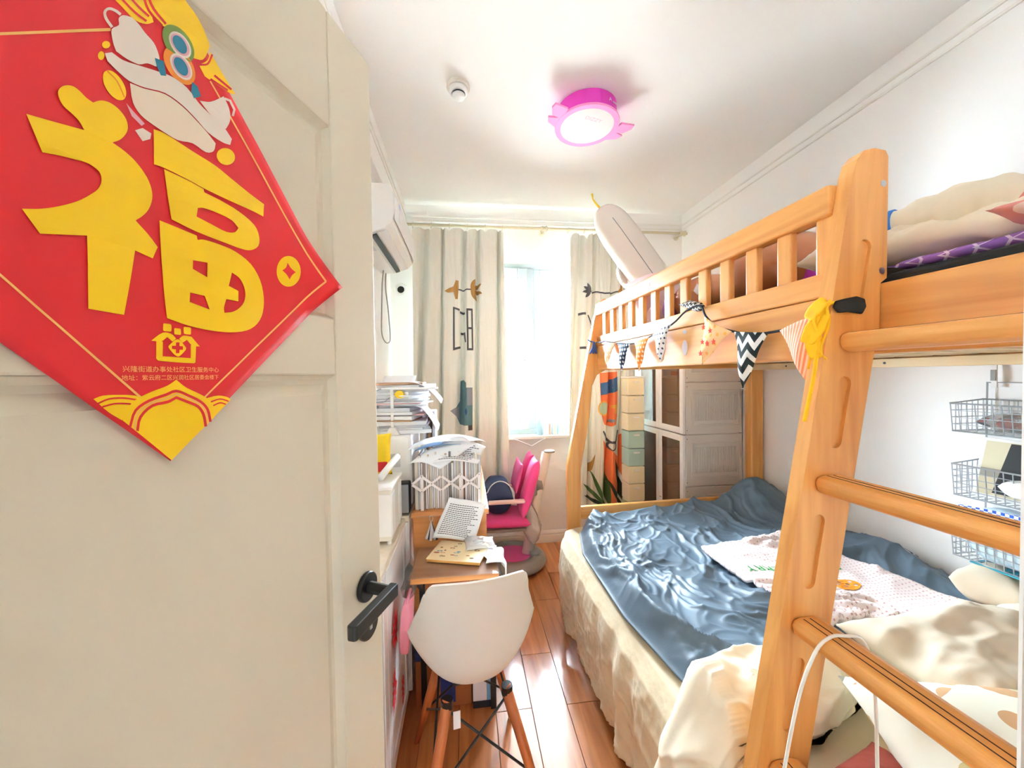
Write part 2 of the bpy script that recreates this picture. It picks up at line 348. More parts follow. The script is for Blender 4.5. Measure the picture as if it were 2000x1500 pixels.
G().box(0.744, 0.750, -0.013, -0.011, 0.988, 1.002).mk('keyhole', 'steel', kr)
for z in (0.3, 1.75): G().cyl((0.0, -0.006, z-0.05), (0.0, -0.006, z+0.05), 0.007).mk('hinge', 'steel', door)

mat('poster red', (216, 24, 32), 0.5); mat('poster gold', (252, 206, 8), 0.45); mat('poster pale', (246, 190, 104), 0.5); mat('poster white', (240, 228, 214), 0.5)
mat('poster cream', (242, 224, 200), 0.5); mat('poster teal', (40, 130, 160), 0.5); mat('poster orange', (238, 140, 34), 0.5); mat('poster pink', (228, 170, 178), 0.5)
mat('poster green', (120, 150, 60), 0.5)
post = thing('new_year_poster', 'red diamond shaped paper poster with a large golden character, stuck on the cream door', 'poster', (-0.456, 0.0104, 0), RD)
def psurf(x, z, lift=0.0):
    c = 0.0022+0.016*max(0, (x-0.615)/0.07)**2+0.006*max(0, (1.45-z)/0.08)**2*max(0, (0.45-x)/0.1)+0.0008*fbm(x*14, z*14)
    return (x, -c-lift, z)
PB, PR, PT, PL = (0.436, 1.3686), (0.684, 1.598), (0.440, 1.872), (0.190, 1.625)
def pg(i, j):
    x = (1-i)*(1-j)*PB[0]+i*(1-j)*PR[0]+i*j*PT[0]+(1-i)*j*PL[0]; z = (1-i)*(1-j)*PB[1]+i*(1-j)*PR[1]+i*j*PT[1]+(1-i)*j*PL[1]
    return psurf(x, z)
G().grid(pg, 40, 40).mk('paper_sheet', 'poster red', post, smooth=True, solid=0.0004)
POSTER=[(1,'pale',[[(0.3261,1.5331),(0.4131,1.433),(0.4144,1.4347),(0.3269,1.5346)]]),
(1,'pale',[[(0.4722,1.4302),(0.6586,1.6016),(0.6561,1.6029),(0.471,1.4316)]]),
(1,'pale',[[(0.6588,1.6033),(0.627,1.6374),(0.5129,1.7634),(0.4905,1.7888),(0.489,1.7869),(0.5112,1.7614),(0.6244,1.6355),(0.6559,1.6014)]]),
(1,'pale',[[(0.4007,1.7679),(0.3315,1.7038),(0.3314,1.7016),(0.4007,1.7652)]]),
(2,'gold',[[(0.3791,1.4352),(0.3855,1.4378),(0.3974,1.4378),(0.4087,1.4365),(0.4138,1.4339),(0.4025,1.4232),(0.398,1.4144),(0.3889,1.4227)]]),
(3,'red',[[(0.3817,1.4302),(0.3894,1.4338),(0.4,1.4339),(0.4099,1.4315),(0.4101,1.4331),(0.4001,1.4355),(0.3892,1.4353),(0.3813,1.4316)]]),
(3,'red',[[(0.3847,1.4271),(0.3931,1.4293),(0.4026,1.4285),(0.4068,1.4273),(0.4071,1.4289),(0.4028,1.4301),(0.393,1.4308),(0.3844,1.4286)]]),
(2,'gold',[[(0.474,1.4301),(0.4867,1.4322),(0.4976,1.4298),(0.5016,1.4266),(0.4816,1.4086),(0.4799,1.4202)]]),
(3,'red',[[(0.4782,1.4249),(0.4887,1.4274),(0.4984,1.4241),(0.4988,1.4256),(0.4887,1.4289),(0.4778,1.4264)]]),
(3,'red',[[(0.4806,1.4205),(0.4886,1.423),(0.4949,1.4208),(0.4953,1.4223),(0.4885,1.4246),(0.4801,1.4219)]]),
(4,'gold',[[(0.398,1.4144),(0.4011,1.4233),(0.4085,1.4324),(0.4224,1.4398),(0.4356,1.445),(0.444,1.451),(0.4531,1.4425),(0.4681,1.434),(0.477,1.4268),(0.4814,1.4157),(0.4812,1.4082),(0.4366,1.3691)]]),
(5,'red',[[(0.4041,1.4075),(0.409,1.4218),(0.4195,1.4296),(0.434,1.4346),(0.4431,1.4379),(0.4541,1.4327),(0.466,1.4253),(0.4723,1.417),(0.4752,1.4032),(0.478,1.4036),(0.4749,1.4181),(0.4677,1.4276),(0.4553,1.4352),(0.4432,1.4407),(0.4333,1.4372),(0.4186,1.432),(0.4074,1.4234),(0.4023,1.4087)]]),
(5,'pale',[[(0.4066,1.4051),(0.4104,1.4193),(0.4208,1.4277),(0.4348,1.4318),(0.443,1.4355),(0.4539,1.4302),(0.4653,1.4233),(0.4707,1.4153),(0.4732,1.4011),(0.475,1.4013),(0.4724,1.4159),(0.4664,1.4247),(0.4546,1.4318),(0.4431,1.4372),(0.4343,1.4334),(0.4202,1.4292),(0.4094,1.4203),(0.4053,1.4057)]]),
(5,'red',[[(0.4096,1.4028),(0.4126,1.4151),(0.4225,1.4247),(0.4354,1.4273),(0.4429,1.4312),(0.453,1.426),(0.4628,1.4204),(0.4676,1.4123),(0.4699,1.3987),(0.4729,1.3989),(0.4704,1.4132),(0.4647,1.4226),(0.4541,1.4287),(0.443,1.4341),(0.4347,1.4301),(0.4214,1.4272),(0.4108,1.4168),(0.4075,1.4037)]]),
(2,'gold',[[(0.4043,1.7967),(0.406,1.8085),(0.4207,1.8264),(0.4312,1.8223),(0.4354,1.8043),(0.4289,1.7966),(0.4197,1.792),(0.4098,1.795)]]),
(3,'red',[[(0.4093,1.8008),(0.4193,1.7979),(0.4284,1.798),(0.4296,1.8008),(0.4205,1.8006),(0.4106,1.8034)]]),
(3,'red',[[(0.4145,1.8092),(0.4225,1.8061),(0.4308,1.8048),(0.4322,1.8077),(0.4238,1.8089),(0.4158,1.8119)]]),
(2,'gold',[[(0.4268,1.8288),(0.4592,1.8605),(0.4648,1.8542),(0.4775,1.848),(0.4901,1.8297),(0.4888,1.8217),(0.4821,1.8053),(0.472,1.7988),(0.463,1.8093),(0.4524,1.8137),(0.4437,1.8079),(0.4339,1.8085)]]),
(3,'red',[[(0.426,1.8223),(0.4308,1.8104),(0.442,1.8056),(0.4437,1.8088),(0.4326,1.8133),(0.4279,1.8249)]]),
(3,'red',[[(0.4296,1.8257),(0.4349,1.816),(0.4454,1.8106),(0.4472,1.8138),(0.4367,1.819),(0.4316,1.8285)]]),
(2,'gold',[[(0.4908,1.8213),(0.5044,1.8075),(0.5194,1.7938),(0.5106,1.7902),(0.4836,1.7884),(0.4778,1.7963),(0.4873,1.809)]]),
(3,'red',[[(0.4918,1.8195),(0.4865,1.8051),(0.4777,1.7974),(0.4779,1.7953),(0.4879,1.8044),(0.4939,1.8202)]]),
(3,'red',[[(0.4935,1.7961),(0.5134,1.7946),(0.5152,1.7978),(0.4951,1.7991)]]),
(3,'red',[[(0.4891,1.7885),(0.5088,1.7901),(0.5103,1.7932),(0.4905,1.7915)]]),
(4,'cream',[[(0.4135,1.7287),(0.4247,1.7318),(0.4425,1.7393),(0.4585,1.7383),(0.4724,1.7326),(0.4849,1.7262),(0.4932,1.7202),(0.4904,1.71),(0.4818,1.7039),(0.4682,1.7055),(0.4531,1.6999),(0.4412,1.7004),(0.43,1.702),(0.4212,1.7046),(0.4155,1.7119)]]),
(4,'white',[[(0.4011,1.767),(0.4065,1.7756),(0.4066,1.7816),(0.4104,1.788),(0.4171,1.7921),(0.4222,1.7905),(0.4273,1.7868),(0.4344,1.7835),(0.4379,1.7768),(0.4389,1.7711),(0.4356,1.761),(0.4282,1.7584),(0.421,1.7517),(0.4117,1.7493),(0.4037,1.7498),(0.4016,1.7567)]]),
(4,'white',[[(0.4766,1.7566),(0.4885,1.7637),(0.504,1.7808),(0.5102,1.7712),(0.5111,1.7577),(0.5054,1.7439),(0.4904,1.7479)]]),
(5,'white',[[(0.3954,1.7411),(0.4005,1.7462),(0.4083,1.7456),(0.4209,1.7506),(0.4354,1.7567),(0.449,1.7617),(0.4635,1.7612),(0.4753,1.7534),(0.488,1.7488),(0.5028,1.7448),(0.5124,1.7367),(0.5101,1.7283),(0.5009,1.726),(0.4849,1.7274),(0.4724,1.7338),(0.4585,1.7395),(0.4425,1.7404),(0.4247,1.7329),(0.4127,1.7301),(0.4032,1.7328),(0.3971,1.7357)]]),
(3,'white',[[(0.4025,1.7708),(0.3985,1.7748),(0.3979,1.779),(0.4002,1.7832),(0.4043,1.7852),(0.4077,1.785),(0.4091,1.7883),(0.4054,1.7884),(0.4001,1.7856),(0.396,1.7781),(0.3966,1.772),(0.4007,1.7678)]]),
(3,'white',[[(0.5047,1.7774),(0.5107,1.7795),(0.5155,1.7732),(0.5132,1.7646),(0.5162,1.7658),(0.5186,1.7758),(0.513,1.783),(0.5058,1.7808)]]),
(5,'green',[[(0.4688,1.7924),(0.4649,1.788),(0.4604,1.785),(0.4556,1.7836),(0.4511,1.784),(0.4472,1.7861),(0.4443,1.7895),(0.4426,1.794),(0.4423,1.7992),(0.4433,1.8046),(0.4457,1.8097),(0.4491,1.814),(0.4534,1.8172),(0.4581,1.819),(0.4628,1.819),(0.4671,1.8172),(0.4703,1.8138),(0.4723,1.809),(0.4726,1.8035),(0.4714,1.7977)]]),
(6,'white',[[(0.4667,1.7952),(0.4641,1.7922),(0.4609,1.7901),(0.4576,1.7891),(0.4544,1.7893),(0.4516,1.7908),(0.4495,1.7932),(0.4483,1.7964),(0.448,1.8),(0.4488,1.8038),(0.4505,1.8074),(0.4529,1.8105),(0.456,1.8127),(0.4593,1.8138),(0.4626,1.8138),(0.4655,1.8125),(0.4678,1.8101),(0.4691,1.8068),(0.4694,1.803),(0.4686,1.799)]]),
(7,'pink',[[(0.4654,1.7962),(0.4632,1.7937),(0.4606,1.792),(0.4578,1.7912),(0.4551,1.7915),(0.4528,1.7927),(0.451,1.7947),(0.45,1.7973),(0.4497,1.8004),(0.4503,1.8035),(0.4517,1.8065),(0.4537,1.809),(0.4563,1.8108),(0.459,1.8117),(0.4618,1.8116),(0.4642,1.8105),(0.4661,1.8085),(0.4673,1.8057),(0.4675,1.8026),(0.4669,1.7993)]]),
(8,'teal',[[(0.463,1.7964),(0.4613,1.7945),(0.4593,1.7933),(0.4572,1.7929),(0.4551,1.7933),(0.4534,1.7945),(0.4521,1.7963),(0.4513,1.7986),(0.4512,1.8011),(0.4518,1.8037),(0.4529,1.806),(0.4546,1.8079),(0.4565,1.8091),(0.4587,1.8096),(0.4607,1.8093),(0.4626,1.8081),(0.4639,1.8063),(0.4647,1.804),(0.4648,1.8014),(0.4642,1.7987)]]),
(5,'orange',[[(0.4691,1.7695),(0.4653,1.7653),(0.4607,1.7626),(0.4559,1.7615),(0.4514,1.7621),(0.4475,1.7644),(0.4446,1.768),(0.4429,1.7726),(0.4425,1.7778),(0.4436,1.7832),(0.446,1.7882),(0.4494,1.7923),(0.4537,1.7953),(0.4585,1.7968),(0.4632,1.7965),(0.4674,1.7945),(0.4707,1.7909),(0.4726,1.7861),(0.473,1.7805),(0.4718,1.7747)]]),
(6,'white',[[(0.4671,1.7725),(0.4644,1.7696),(0.4613,1.7676),(0.4579,1.7669),(0.4547,1.7673),(0.4519,1.7689),(0.4498,1.7714),(0.4486,1.7747),(0.4483,1.7783),(0.4491,1.7821),(0.4508,1.7856),(0.4532,1.7885),(0.4563,1.7906),(0.4596,1.7916),(0.4629,1.7913),(0.4659,1.7899),(0.4681,1.7874),(0.4695,1.784),(0.4698,1.7801),(0.4689,1.7762)]]),
(7,'pink',[[(0.4658,1.7736),(0.4636,1.7712),(0.461,1.7696),(0.4582,1.769),(0.4555,1.7694),(0.4531,1.7707),(0.4513,1.7728),(0.4503,1.7755),(0.45,1.7786),(0.4506,1.7817),(0.452,1.7846),(0.4541,1.787),(0.4566,1.7887),(0.4594,1.7894),(0.4621,1.7892),(0.4646,1.788),(0.4665,1.7858),(0.4676,1.783),(0.4679,1.7798),(0.4673,1.7766)]]),
(8,'teal',[[(0.4634,1.7738),(0.4617,1.7721),(0.4596,1.771),(0.4575,1.7707),(0.4554,1.7712),(0.4537,1.7725),(0.4524,1.7744),(0.4516,1.7767),(0.4515,1.7793),(0.4521,1.7818),(0.4532,1.7841),(0.4549,1.7858),(0.4569,1.787),(0.459,1.7874),(0.4611,1.7869),(0.4629,1.7857),(0.4643,1.7838),(0.4651,1.7814),(0.4652,1.7788),(0.4646,1.7762)]]),
(6,'teal',[[(0.4344,1.7686),(0.4425,1.7719),(0.444,1.7584),(0.4391,1.7552),(0.4356,1.7621)]]),
(6,'teal',[[(0.4692,1.7712),(0.4747,1.7706),(0.4779,1.7623),(0.4703,1.7546),(0.4677,1.7597)]]),
(3,'gold',[[(0.4084,1.71),(0.4063,1.7079),(0.4039,1.7068),(0.4012,1.7068),(0.3987,1.7079),(0.3966,1.71),(0.3949,1.7129),(0.394,1.7162),(0.3938,1.7198),(0.3944,1.7231),(0.3958,1.726),(0.3977,1.7282),(0.4001,1.7295),(0.4027,1.7296),(0.4052,1.7286),(0.4075,1.7266),(0.4093,1.7237),(0.4103,1.7202),(0.4105,1.7165),(0.4098,1.713)]]),
(4,'orange',[[(0.3965,1.7262),(0.4033,1.7227),(0.4085,1.7118),(0.4094,1.7129),(0.4041,1.724),(0.3972,1.7276)]]),
(5,'gold',[[(0.5141,1.7116),(0.5119,1.7081),(0.509,1.705),(0.5057,1.7025),(0.5023,1.701),(0.4991,1.7006),(0.4965,1.7012),(0.4947,1.7028),(0.4937,1.7052),(0.4938,1.7083),(0.4949,1.7117),(0.497,1.715),(0.4997,1.7181),(0.5029,1.7206),(0.5064,1.7223),(0.5096,1.7229),(0.5124,1.7224),(0.5144,1.7208),(0.5154,1.7183),(0.5153,1.7151)]]),
(3,'gold',[[(0.3998,1.7523),(0.3996,1.7511),(0.3991,1.7499),(0.3985,1.7486),(0.3976,1.7474),(0.3967,1.7465),(0.3958,1.7459),(0.395,1.7457),(0.3944,1.7459),(0.394,1.7465),(0.3939,1.7474),(0.3941,1.7485),(0.3945,1.7498),(0.3952,1.7511),(0.396,1.7522),(0.3969,1.7532),(0.3978,1.7538),(0.3986,1.754),(0.3993,1.7538),(0.3997,1.7532)]]),
(3,'gold',[[(0.3954,1.7391),(0.3952,1.7378),(0.3949,1.7364),(0.3943,1.7352),(0.3937,1.7341),(0.393,1.7334),(0.3923,1.733),(0.3917,1.733),(0.3912,1.7335),(0.3909,1.7343),(0.3908,1.7354),(0.391,1.7367),(0.3913,1.738),(0.3919,1.7393),(0.3925,1.7404),(0.3932,1.7411),(0.3939,1.7415),(0.3945,1.7415),(0.395,1.741),(0.3953,1.7402)]]),
(2,'pink',[[(0.4104,1.7084),(0.4161,1.7042),(0.4246,1.6985),(0.4218,1.6946),(0.4143,1.699)]]),
(2,'white',[[(0.4164,1.6871),(0.4226,1.6931),(0.4297,1.6923),(0.4286,1.6863),(0.4222,1.6804)]]),
(6,'gold',[[(0.3647,1.6853),(0.3665,1.6904),(0.3694,1.694),(0.3739,1.6966),(0.378,1.6956),(0.382,1.693),(0.3863,1.6919),(0.3908,1.6967),(0.396,1.6995),(0.4013,1.6995),(0.406,1.697),(0.4094,1.6923),(0.4103,1.6851),(0.4082,1.6778),(0.4039,1.6705),(0.3987,1.6652),(0.4071,1.6624),(0.4141,1.6585),(0.4206,1.6521),(0.4257,1.6439),(0.4282,1.6341),(0.4274,1.6246),(0.424,1.6149),(0.4192,1.6075),(0.4142,1.6019),(0.4167,1.5993),(0.424,1.5921),(0.4313,1.5824),(0.4265,1.5698),(0.4125,1.5731),(0.4024,1.5111),(0.3778,1.5126),(0.3788,1.5749),(0.351,1.5665),(0.3421,1.582),(0.3523,1.5863),(0.363,1.5931),(0.3734,1.6015),(0.382,1.611),(0.3872,1.6183),(0.3897,1.6261),(0.3889,1.6331),(0.3852,1.6361),(0.3804,1.6372),(0.3733,1.636),(0.3643,1.6341),(0.3542,1.631),(0.35,1.6443),(0.3465,1.6557),(0.3544,1.6577),(0.3651,1.6605),(0.38,1.6645),(0.3766,1.6702),(0.3721,1.6735),(0.3677,1.676),(0.3653,1.6804)]]),
(6,'gold',[[(0.4313,1.6974),(0.4403,1.6992),(0.4669,1.6965),(0.4909,1.6943),(0.5085,1.6892),(0.5325,1.6827),(0.5543,1.6781),(0.5526,1.6615),(0.5396,1.6622),(0.5076,1.6617),(0.4805,1.662),(0.4639,1.6632),(0.4392,1.6641),(0.4305,1.6629)]]),
(6,'gold',[[(0.4391,1.6628),(0.4639,1.6624),(0.4774,1.6612),(0.4783,1.6579),(0.4962,1.6571),(0.5191,1.6536),(0.539,1.6453),(0.5453,1.6332),(0.5435,1.6206),(0.5327,1.6118),(0.5201,1.6094),(0.5013,1.6099),(0.4689,1.6113),(0.4444,1.6148),(0.4416,1.6366)],[(0.4707,1.6376),(0.4768,1.6401),(0.4913,1.641),(0.5091,1.6394),(0.5172,1.6335),(0.5122,1.6265),(0.5017,1.6233),(0.4865,1.6252),(0.4689,1.6276)]]),
(6,'gold',[[(0.4338,1.6097),(0.4688,1.6071),(0.4696,1.6027),(0.4756,1.6052),(0.4923,1.6058),(0.5126,1.6036),(0.5321,1.5944),(0.5448,1.5774),(0.5496,1.5565),(0.5475,1.5366),(0.5388,1.5207),(0.5242,1.5107),(0.5024,1.506),(0.4806,1.5057),(0.4571,1.5081),(0.4369,1.5132),(0.4346,1.5469),(0.434,1.5788)],[(0.464,1.5791),(0.4793,1.5809),(0.4784,1.5645),(0.4634,1.5698)],[(0.4597,1.5437),(0.4746,1.5431),(0.4797,1.5289),(0.4588,1.5335)],[(0.5071,1.5772),(0.5164,1.5728),(0.5222,1.5627),(0.5231,1.5524),(0.519,1.5412),(0.5079,1.5314),(0.4964,1.528),(0.4961,1.5339),(0.4991,1.5443),(0.5138,1.5444),(0.5142,1.557),(0.5026,1.5605)]]),
(2,'gold',[[(0.6128,1.6068),(0.6115,1.5996),(0.6081,1.5925),(0.603,1.5865),(0.5969,1.582),(0.5903,1.5794),(0.5839,1.579),(0.5784,1.5807),(0.5742,1.5843),(0.5716,1.5895),(0.5709,1.5957),(0.572,1.6024),(0.575,1.609),(0.5796,1.615),(0.5853,1.6197),(0.5918,1.6227),(0.5983,1.6236),(0.6043,1.6223),(0.609,1.6188),(0.612,1.6135)]]),
(3,'red',[[(0.5898,1.6126),(0.5951,1.6067),(0.6034,1.603),(0.5965,1.5969),(0.5919,1.5899),(0.5867,1.5959),(0.5799,1.5994),(0.5863,1.6048)]]),
(2,'gold',[[(0.4234,1.4893),(0.4335,1.4982),(0.441,1.4977),(0.4452,1.4933),(0.4418,1.49),(0.4373,1.4942),(0.4317,1.4892),(0.4276,1.4891)]]),
(2,'gold',[[(0.4481,1.4936),(0.4523,1.4971),(0.4602,1.4967),(0.4682,1.487),(0.4645,1.4867),(0.4602,1.4876),(0.4554,1.4929),(0.4512,1.4896)]]),
(2,'gold',[[(0.4276,1.4894),(0.4332,1.4893),(0.4327,1.4746),(0.4587,1.4737),(0.4591,1.4879),(0.4645,1.4871),(0.4633,1.4693),(0.4616,1.4684),(0.4292,1.47),(0.4271,1.4721)]]),
(2,'gold',[[(0.434,1.5071),(0.4348,1.5076),(0.4403,1.5076),(0.4412,1.5066),(0.4411,1.5009),(0.4403,1.5001),(0.4345,1.5),(0.4338,1.5009)]]),
(2,'gold',[[(0.4437,1.5035),(0.4445,1.504),(0.4493,1.5039),(0.4499,1.5033),(0.4498,1.4983),(0.4491,1.4975),(0.4443,1.4976),(0.4437,1.4983)]]),
(2,'gold',[[(0.4527,1.5057),(0.4535,1.5064),(0.4592,1.5065),(0.4601,1.5057),(0.4597,1.4996),(0.4588,1.4989),(0.4534,1.499),(0.4526,1.4998)]]),
(3,'gold',[[(0.4463,1.4927),(0.4486,1.4923),(0.4543,1.4845),(0.4537,1.4821),(0.4476,1.4753),(0.4454,1.4752),(0.4424,1.4774),(0.438,1.4834),(0.4378,1.4851),(0.4434,1.4913)]]),
(4,'red',[[(0.4448,1.4894),(0.448,1.4897),(0.4479,1.4858),(0.4511,1.4858),(0.451,1.4822),(0.4478,1.482),(0.4474,1.4785),(0.4442,1.4783),(0.4444,1.4821),(0.4408,1.4824),(0.4409,1.4856),(0.4445,1.4859)]])]

PN = {'gold': 'gold_print', 'red': 'red_print', 'pale': 'pale_gold_print', 'white': 'white_print', 'cream': 'cream_print', 'teal': 'teal_print', 'orange': 'orange_print', 'pink': 'pink_print', 'green': 'green_print'}
def round_loop(lp, n=3):
    m = len(lp); V = [Vector(p) for p in lp]; sharp = []
    for i in range(m):
        a, b = V[i]-V[i-1], V[(i+1) % m]-V[i]
        sharp.append(a.length < 1e-7 or b.length < 1e-7 or a.angle(b) > math.radians(46))
    o = []
    for i in range(m):
        j = (i+1) % m; p1, p2 = V[i], V[j]; d = p2-p1; L = d.length
        def tan(k):
            t = V[(k+1) % m]-V[k-1]; return t.normalized()*L if t.length > 1e-7 else d
        t1 = d if sharp[i] else tan(i); t2 = d if sharp[j] else tan(j)
        for q in range(n):
            u = q/n; o.append(tuple(p1*(2*u**3-3*u*u+1)+t1*(u**3-2*u*u+u)+p2*(-2*u**3+3*u*u)+t2*(u**3-u*u)))
    return o
for lay, col, loops in POSTER:
    loops = [round_loop(lp) if len(lp) > 5 else lp for lp in loops]
    flat(loops, lambda u, v, l=lay: psurf(u, v, 0.0004+0.00022*l), PN[col], 'poster '+col, post, 0.03)
def ptext(s, x0, z0, w, size):
    M = Matrix.Translation((x0, -0.0045, z0)) @ Matrix.Rotation(math.radians(90), 4, 'X')
    textmesh(s, size, 'lettering', 'poster pale', post, M, fit=w)
ptext('兴隆街道办事处社区卫生服务中心', 0.399, 1.4592, 0.088, 0.0062)
ptext('地址：紫云府二区兴润社区居委会楼下', 0.398, 1.4512, 0.0885, 0.0056)
# ------------------------------------------------------------------ bunk bed (built in its own frame: x to the wall, -y to the camera)
BO, BR = (0.604, 2.215, 0), math.radians(1.5)
bed = thing('bunk_bed', 'honey coloured wooden bunk bed with slatted guard rail and slanted ladder', 'bunk bed', BO, BR)
# far end frame
stile = [(0.0, 0), (0.078, 0), (0.08, 0.87), (0.142, 1.20), (0.158, 1.38), (0.19, 1.445), (0.245, 1.476), (0.30, 1.476), (0.30, 1.88), (0.285, 1.905), (0.24, 1.912), (0.205, 1.885), (0.18, 1.80), (-0.004, 0.90), (-0.006, 0.85)]
G().prism(stile, 'y', -0.022, 0.018).mk('end_stile', 'bed wood z', bed, bevel=0.007, seg=3)
G().box(1.235, 1.322, -0.03, 0.03, 0, 1.90).mk('end_post', 'bed wood z', bed, bevel=0.006)
G().box(0.302, 1.233, -0.017, 0.013, 1.476, 1.655).mk('end_board', 'bed wood x', bed, bevel=0.004)
G().box(0.08, 1.234, -0.016, 0.016, 0.565, 0.640).mk('end_rail', 'bed wood x', bed, bevel=0.005)
G().box(0.08, 1.234, -0.014, 0.014, 0.16, 0.36).mk('end_rail', 'bed wood x', bed, bevel=0.005)
# front of the upper bunk
G().box(0.190, 0.222, -1.455, -0.024, 1.478, 1.620).mk('side_panel', 'bed wood y', bed, bevel=0.004)
G().box(0.283, 0.313, -1.955, -1.38, 1.487, 1.645).mk('side_panel', 'bed wood y', bed, bevel=0.004)
G().box(0.188, 0.224, -1.4555, -0.024, 1.6215, 1.678).mk('guard_bottom_rail', 'bed wood y', bed, bevel=0.004)
G().box(0.184, 0.228, -1.4555, -0.012, 1.806, 1.876).mk('guard_top_rail', 'bed wood y', bed, bevel=0.008, seg=3)
sl = None
for k in range(13):
    y = -0.118-0.1098*k
    if sl is None: sl = G().box(-0.010, 0.010, -0.022, 0.022, 1.676, 1.808).mk('guard_slat', 'bed wood z', bed, bevel=0.004, loc=(0.206, y, 0))
    else: share(sl, 'guard_slat', bed, (0.206, y, 0))
# wall side and near end
G().box(1.262, 1.290, -1.955, -0.032, 1.478, 1.640).mk('back_panel', 'bed wood y', bed, bevel=0.004)
G().box(1.222, 1.260, -1.94, -0.04, 1.462, 1.500).mk('slat_batten', 'pine', bed, bevel=0.003)
G().box(0.224, 0.256, -1.36, -0.04, 1.480, 1.504).mk('slat_batten', 'pine', bed, bevel=0.003)
for y in (-0.3, -0.8, -1.36, -1.52, -1.70): G().cyl((1.2215, y, 1.481), (1.2195, y, 1.481), 0.005, n=10).mk('screw', 'dark print', bed)
G().box(1.235, 1.322, -1.985, -1.957, 0, 1.90).mk('end_post', 'bed wood z', bed, bevel=0.005)
G().box(0.285, 1.234, -1.98, -1.957, 1.478, 1.64).mk('end_board', 'bed wood x', bed, bevel=0.004)
bs = None
for k in range(14):
    y = -0.10-0.136*k
    if y < -1.34: G().box(0.316, 1.258, -0.032, 0.032, 1.5045, 1.521).mk('bed_slat', 'pine', bed, bevel=0.002, seg=1, loc=(0, y, 0))
    elif bs is None: bs = G().box(0.226, 1.258, -0.032, 0.032, 1.5045, 1.521).mk('bed_slat', 'pine', bed, bevel=0.002, seg=1, loc=(0, y, 0))
    else: share(bs, 'bed_slat', bed, (0, y, 0))
# lower bunk box
G().box(-0.012, 0.014, -1.9, -0.024, 0.17, 0.34).mk('side_rail', 'bed wood y', bed, bevel=0.004)
G().box(1.24, 1.268, -1.9, -0.032, 0.17, 0.34).mk('side_rail', 'bed wood y', bed, bevel=0.004)
ls = None
for k in range(13):
    y = -0.10-0.145*k
    if ls is None: ls = G().box(0.015, 1.239, -0.035, 0.035, 0.25, 0.268).mk('bed_slat', 'pine', bed, bevel=0.002, seg=1, loc=(0, y, 0))
    else: share(ls, 'bed_slat', bed, (0, y, 0))
# ladder: two slanting boards with pill shaped hand grooves and round treads between
lad = [(-0.138, 0.0), (-0.006, 0.0), (0.262, 1.474), (0.270, 1.515), (0.278, 1.545), (0.281, 1.645), (0.297, 1.656), (0.299, 1.925), (0.292, 1.938), (0.262, 1.941), (0.236, 1.934), (0.218, 1.915), (0.208, 1.885)]
def pill(x, z, l, w, y0, y1):
    d = Vector((0.183, 1.0)).normalized(); n = Vector((d.y, -d.x)); c = Vector((x, z)); P = []
    for k in range(9):
        a = -math.pi/2+math.pi*k/8; P.append(c+d*(l/2)+n*(w/2*math.sin(a))+d*(w/2*math.cos(a)))
    for k in range(9):
        a = math.pi/2+math.pi*k/8; P.append(c-d*(l/2)+n*(w/2*math.sin(a))+d*(w/2*math.cos(a)))
    return G().prism([tuple(p) for p in P], 'y', y0, y1)
for yl, side in ((-1.49, -1), (-1.93, 1)):
    o = G().prism(lad, 'y', yl, yl+0.034).mk('ladder_side', 'bed wood z', bed)
    ya, yb = (yl-0.01, yl+0.007) if side < 0 else (yl+0.027, yl+0.05)
    for (x, z, l) in ((0.228, 1.66, 0.13), (0.177, 1.358, 0.13), (0.111, 1.052, 0.135), (0.061, 0.737, 0.135), (0.010, 0.40, 0.135)): cut(o, pill(x, z, l, 0.031, ya, yb))
    q = o.modifiers.new('bevel', 'BEVEL'); q.width = 0.006; q.segments = 3; q.limit_method = 'ANGLE'; q.angle_limit = math.radians(40)
    for (x, z) in ((0.286, 1.865), (0.284, 1.672)): G().cyl((x, yl-0.0006 if side < 0 else yl+0.0346, z), (x, yl+0.004 if side < 0 else yl+0.03, z), 0.0075, n=16).mk('bolt', 'steel', o)
tread = [(-0.026, 0.006), (-0.020, 0.018), (-0.006, 0.0215), (0.030, 0.0215), (0.050, 0.014), (0.056, 0.002), (0.050, -0.012), (0.032, -0.02), (-0.004, -0.0205), (-0.020, -0.014)]
for (x, z) in ((0.196, 1.512), (0.136, 1.200), (0.078, 0.890), (0.022, 0.580), (-0.034, 0.27)):
    t = G().prism([(x+a, z+b) for a, b in tread], 'y', -1.896, -1.4901).mk('ladder_tread', 'bed wood y', bed, bevel=0.006, seg=3)
    G().box(x-0.004, x-0.002, -1.89, -1.50, z+0.0212, z+0.0222).box(x+0.012, x+0.014, -1.89, -1.50, z+0.0212, z+0.0222).mk('tread_groove', 'joint filler', t)
# stickers on the side panel
mat('sticker', (214, 206, 214), 0.6); mat('sticker brown', (190, 150, 130), 0.6)
for y, z, w, h, m in ((-0.742, 1.525, 0.026, 0.05, 'sticker brown'), (-0.905, 1.545, 0.034, 0.058, 'sticker'), (-0.905, 1.604, 0.022, 0.014, 'sticker'), (-0.655, 1.838, 0.016, 0.018, 'sticker')):
    pts = [(y+w/2*math.cos(2*math.pi*k/14), z+h/2*math.sin(2*math.pi*k/14)) for k in range(14)]
    xx = 0.184 if z > 1.8 else 0.190
    G().prism(pts, 'x', xx-0.0012, xx-0.0002).mk('sticker', m, bed)

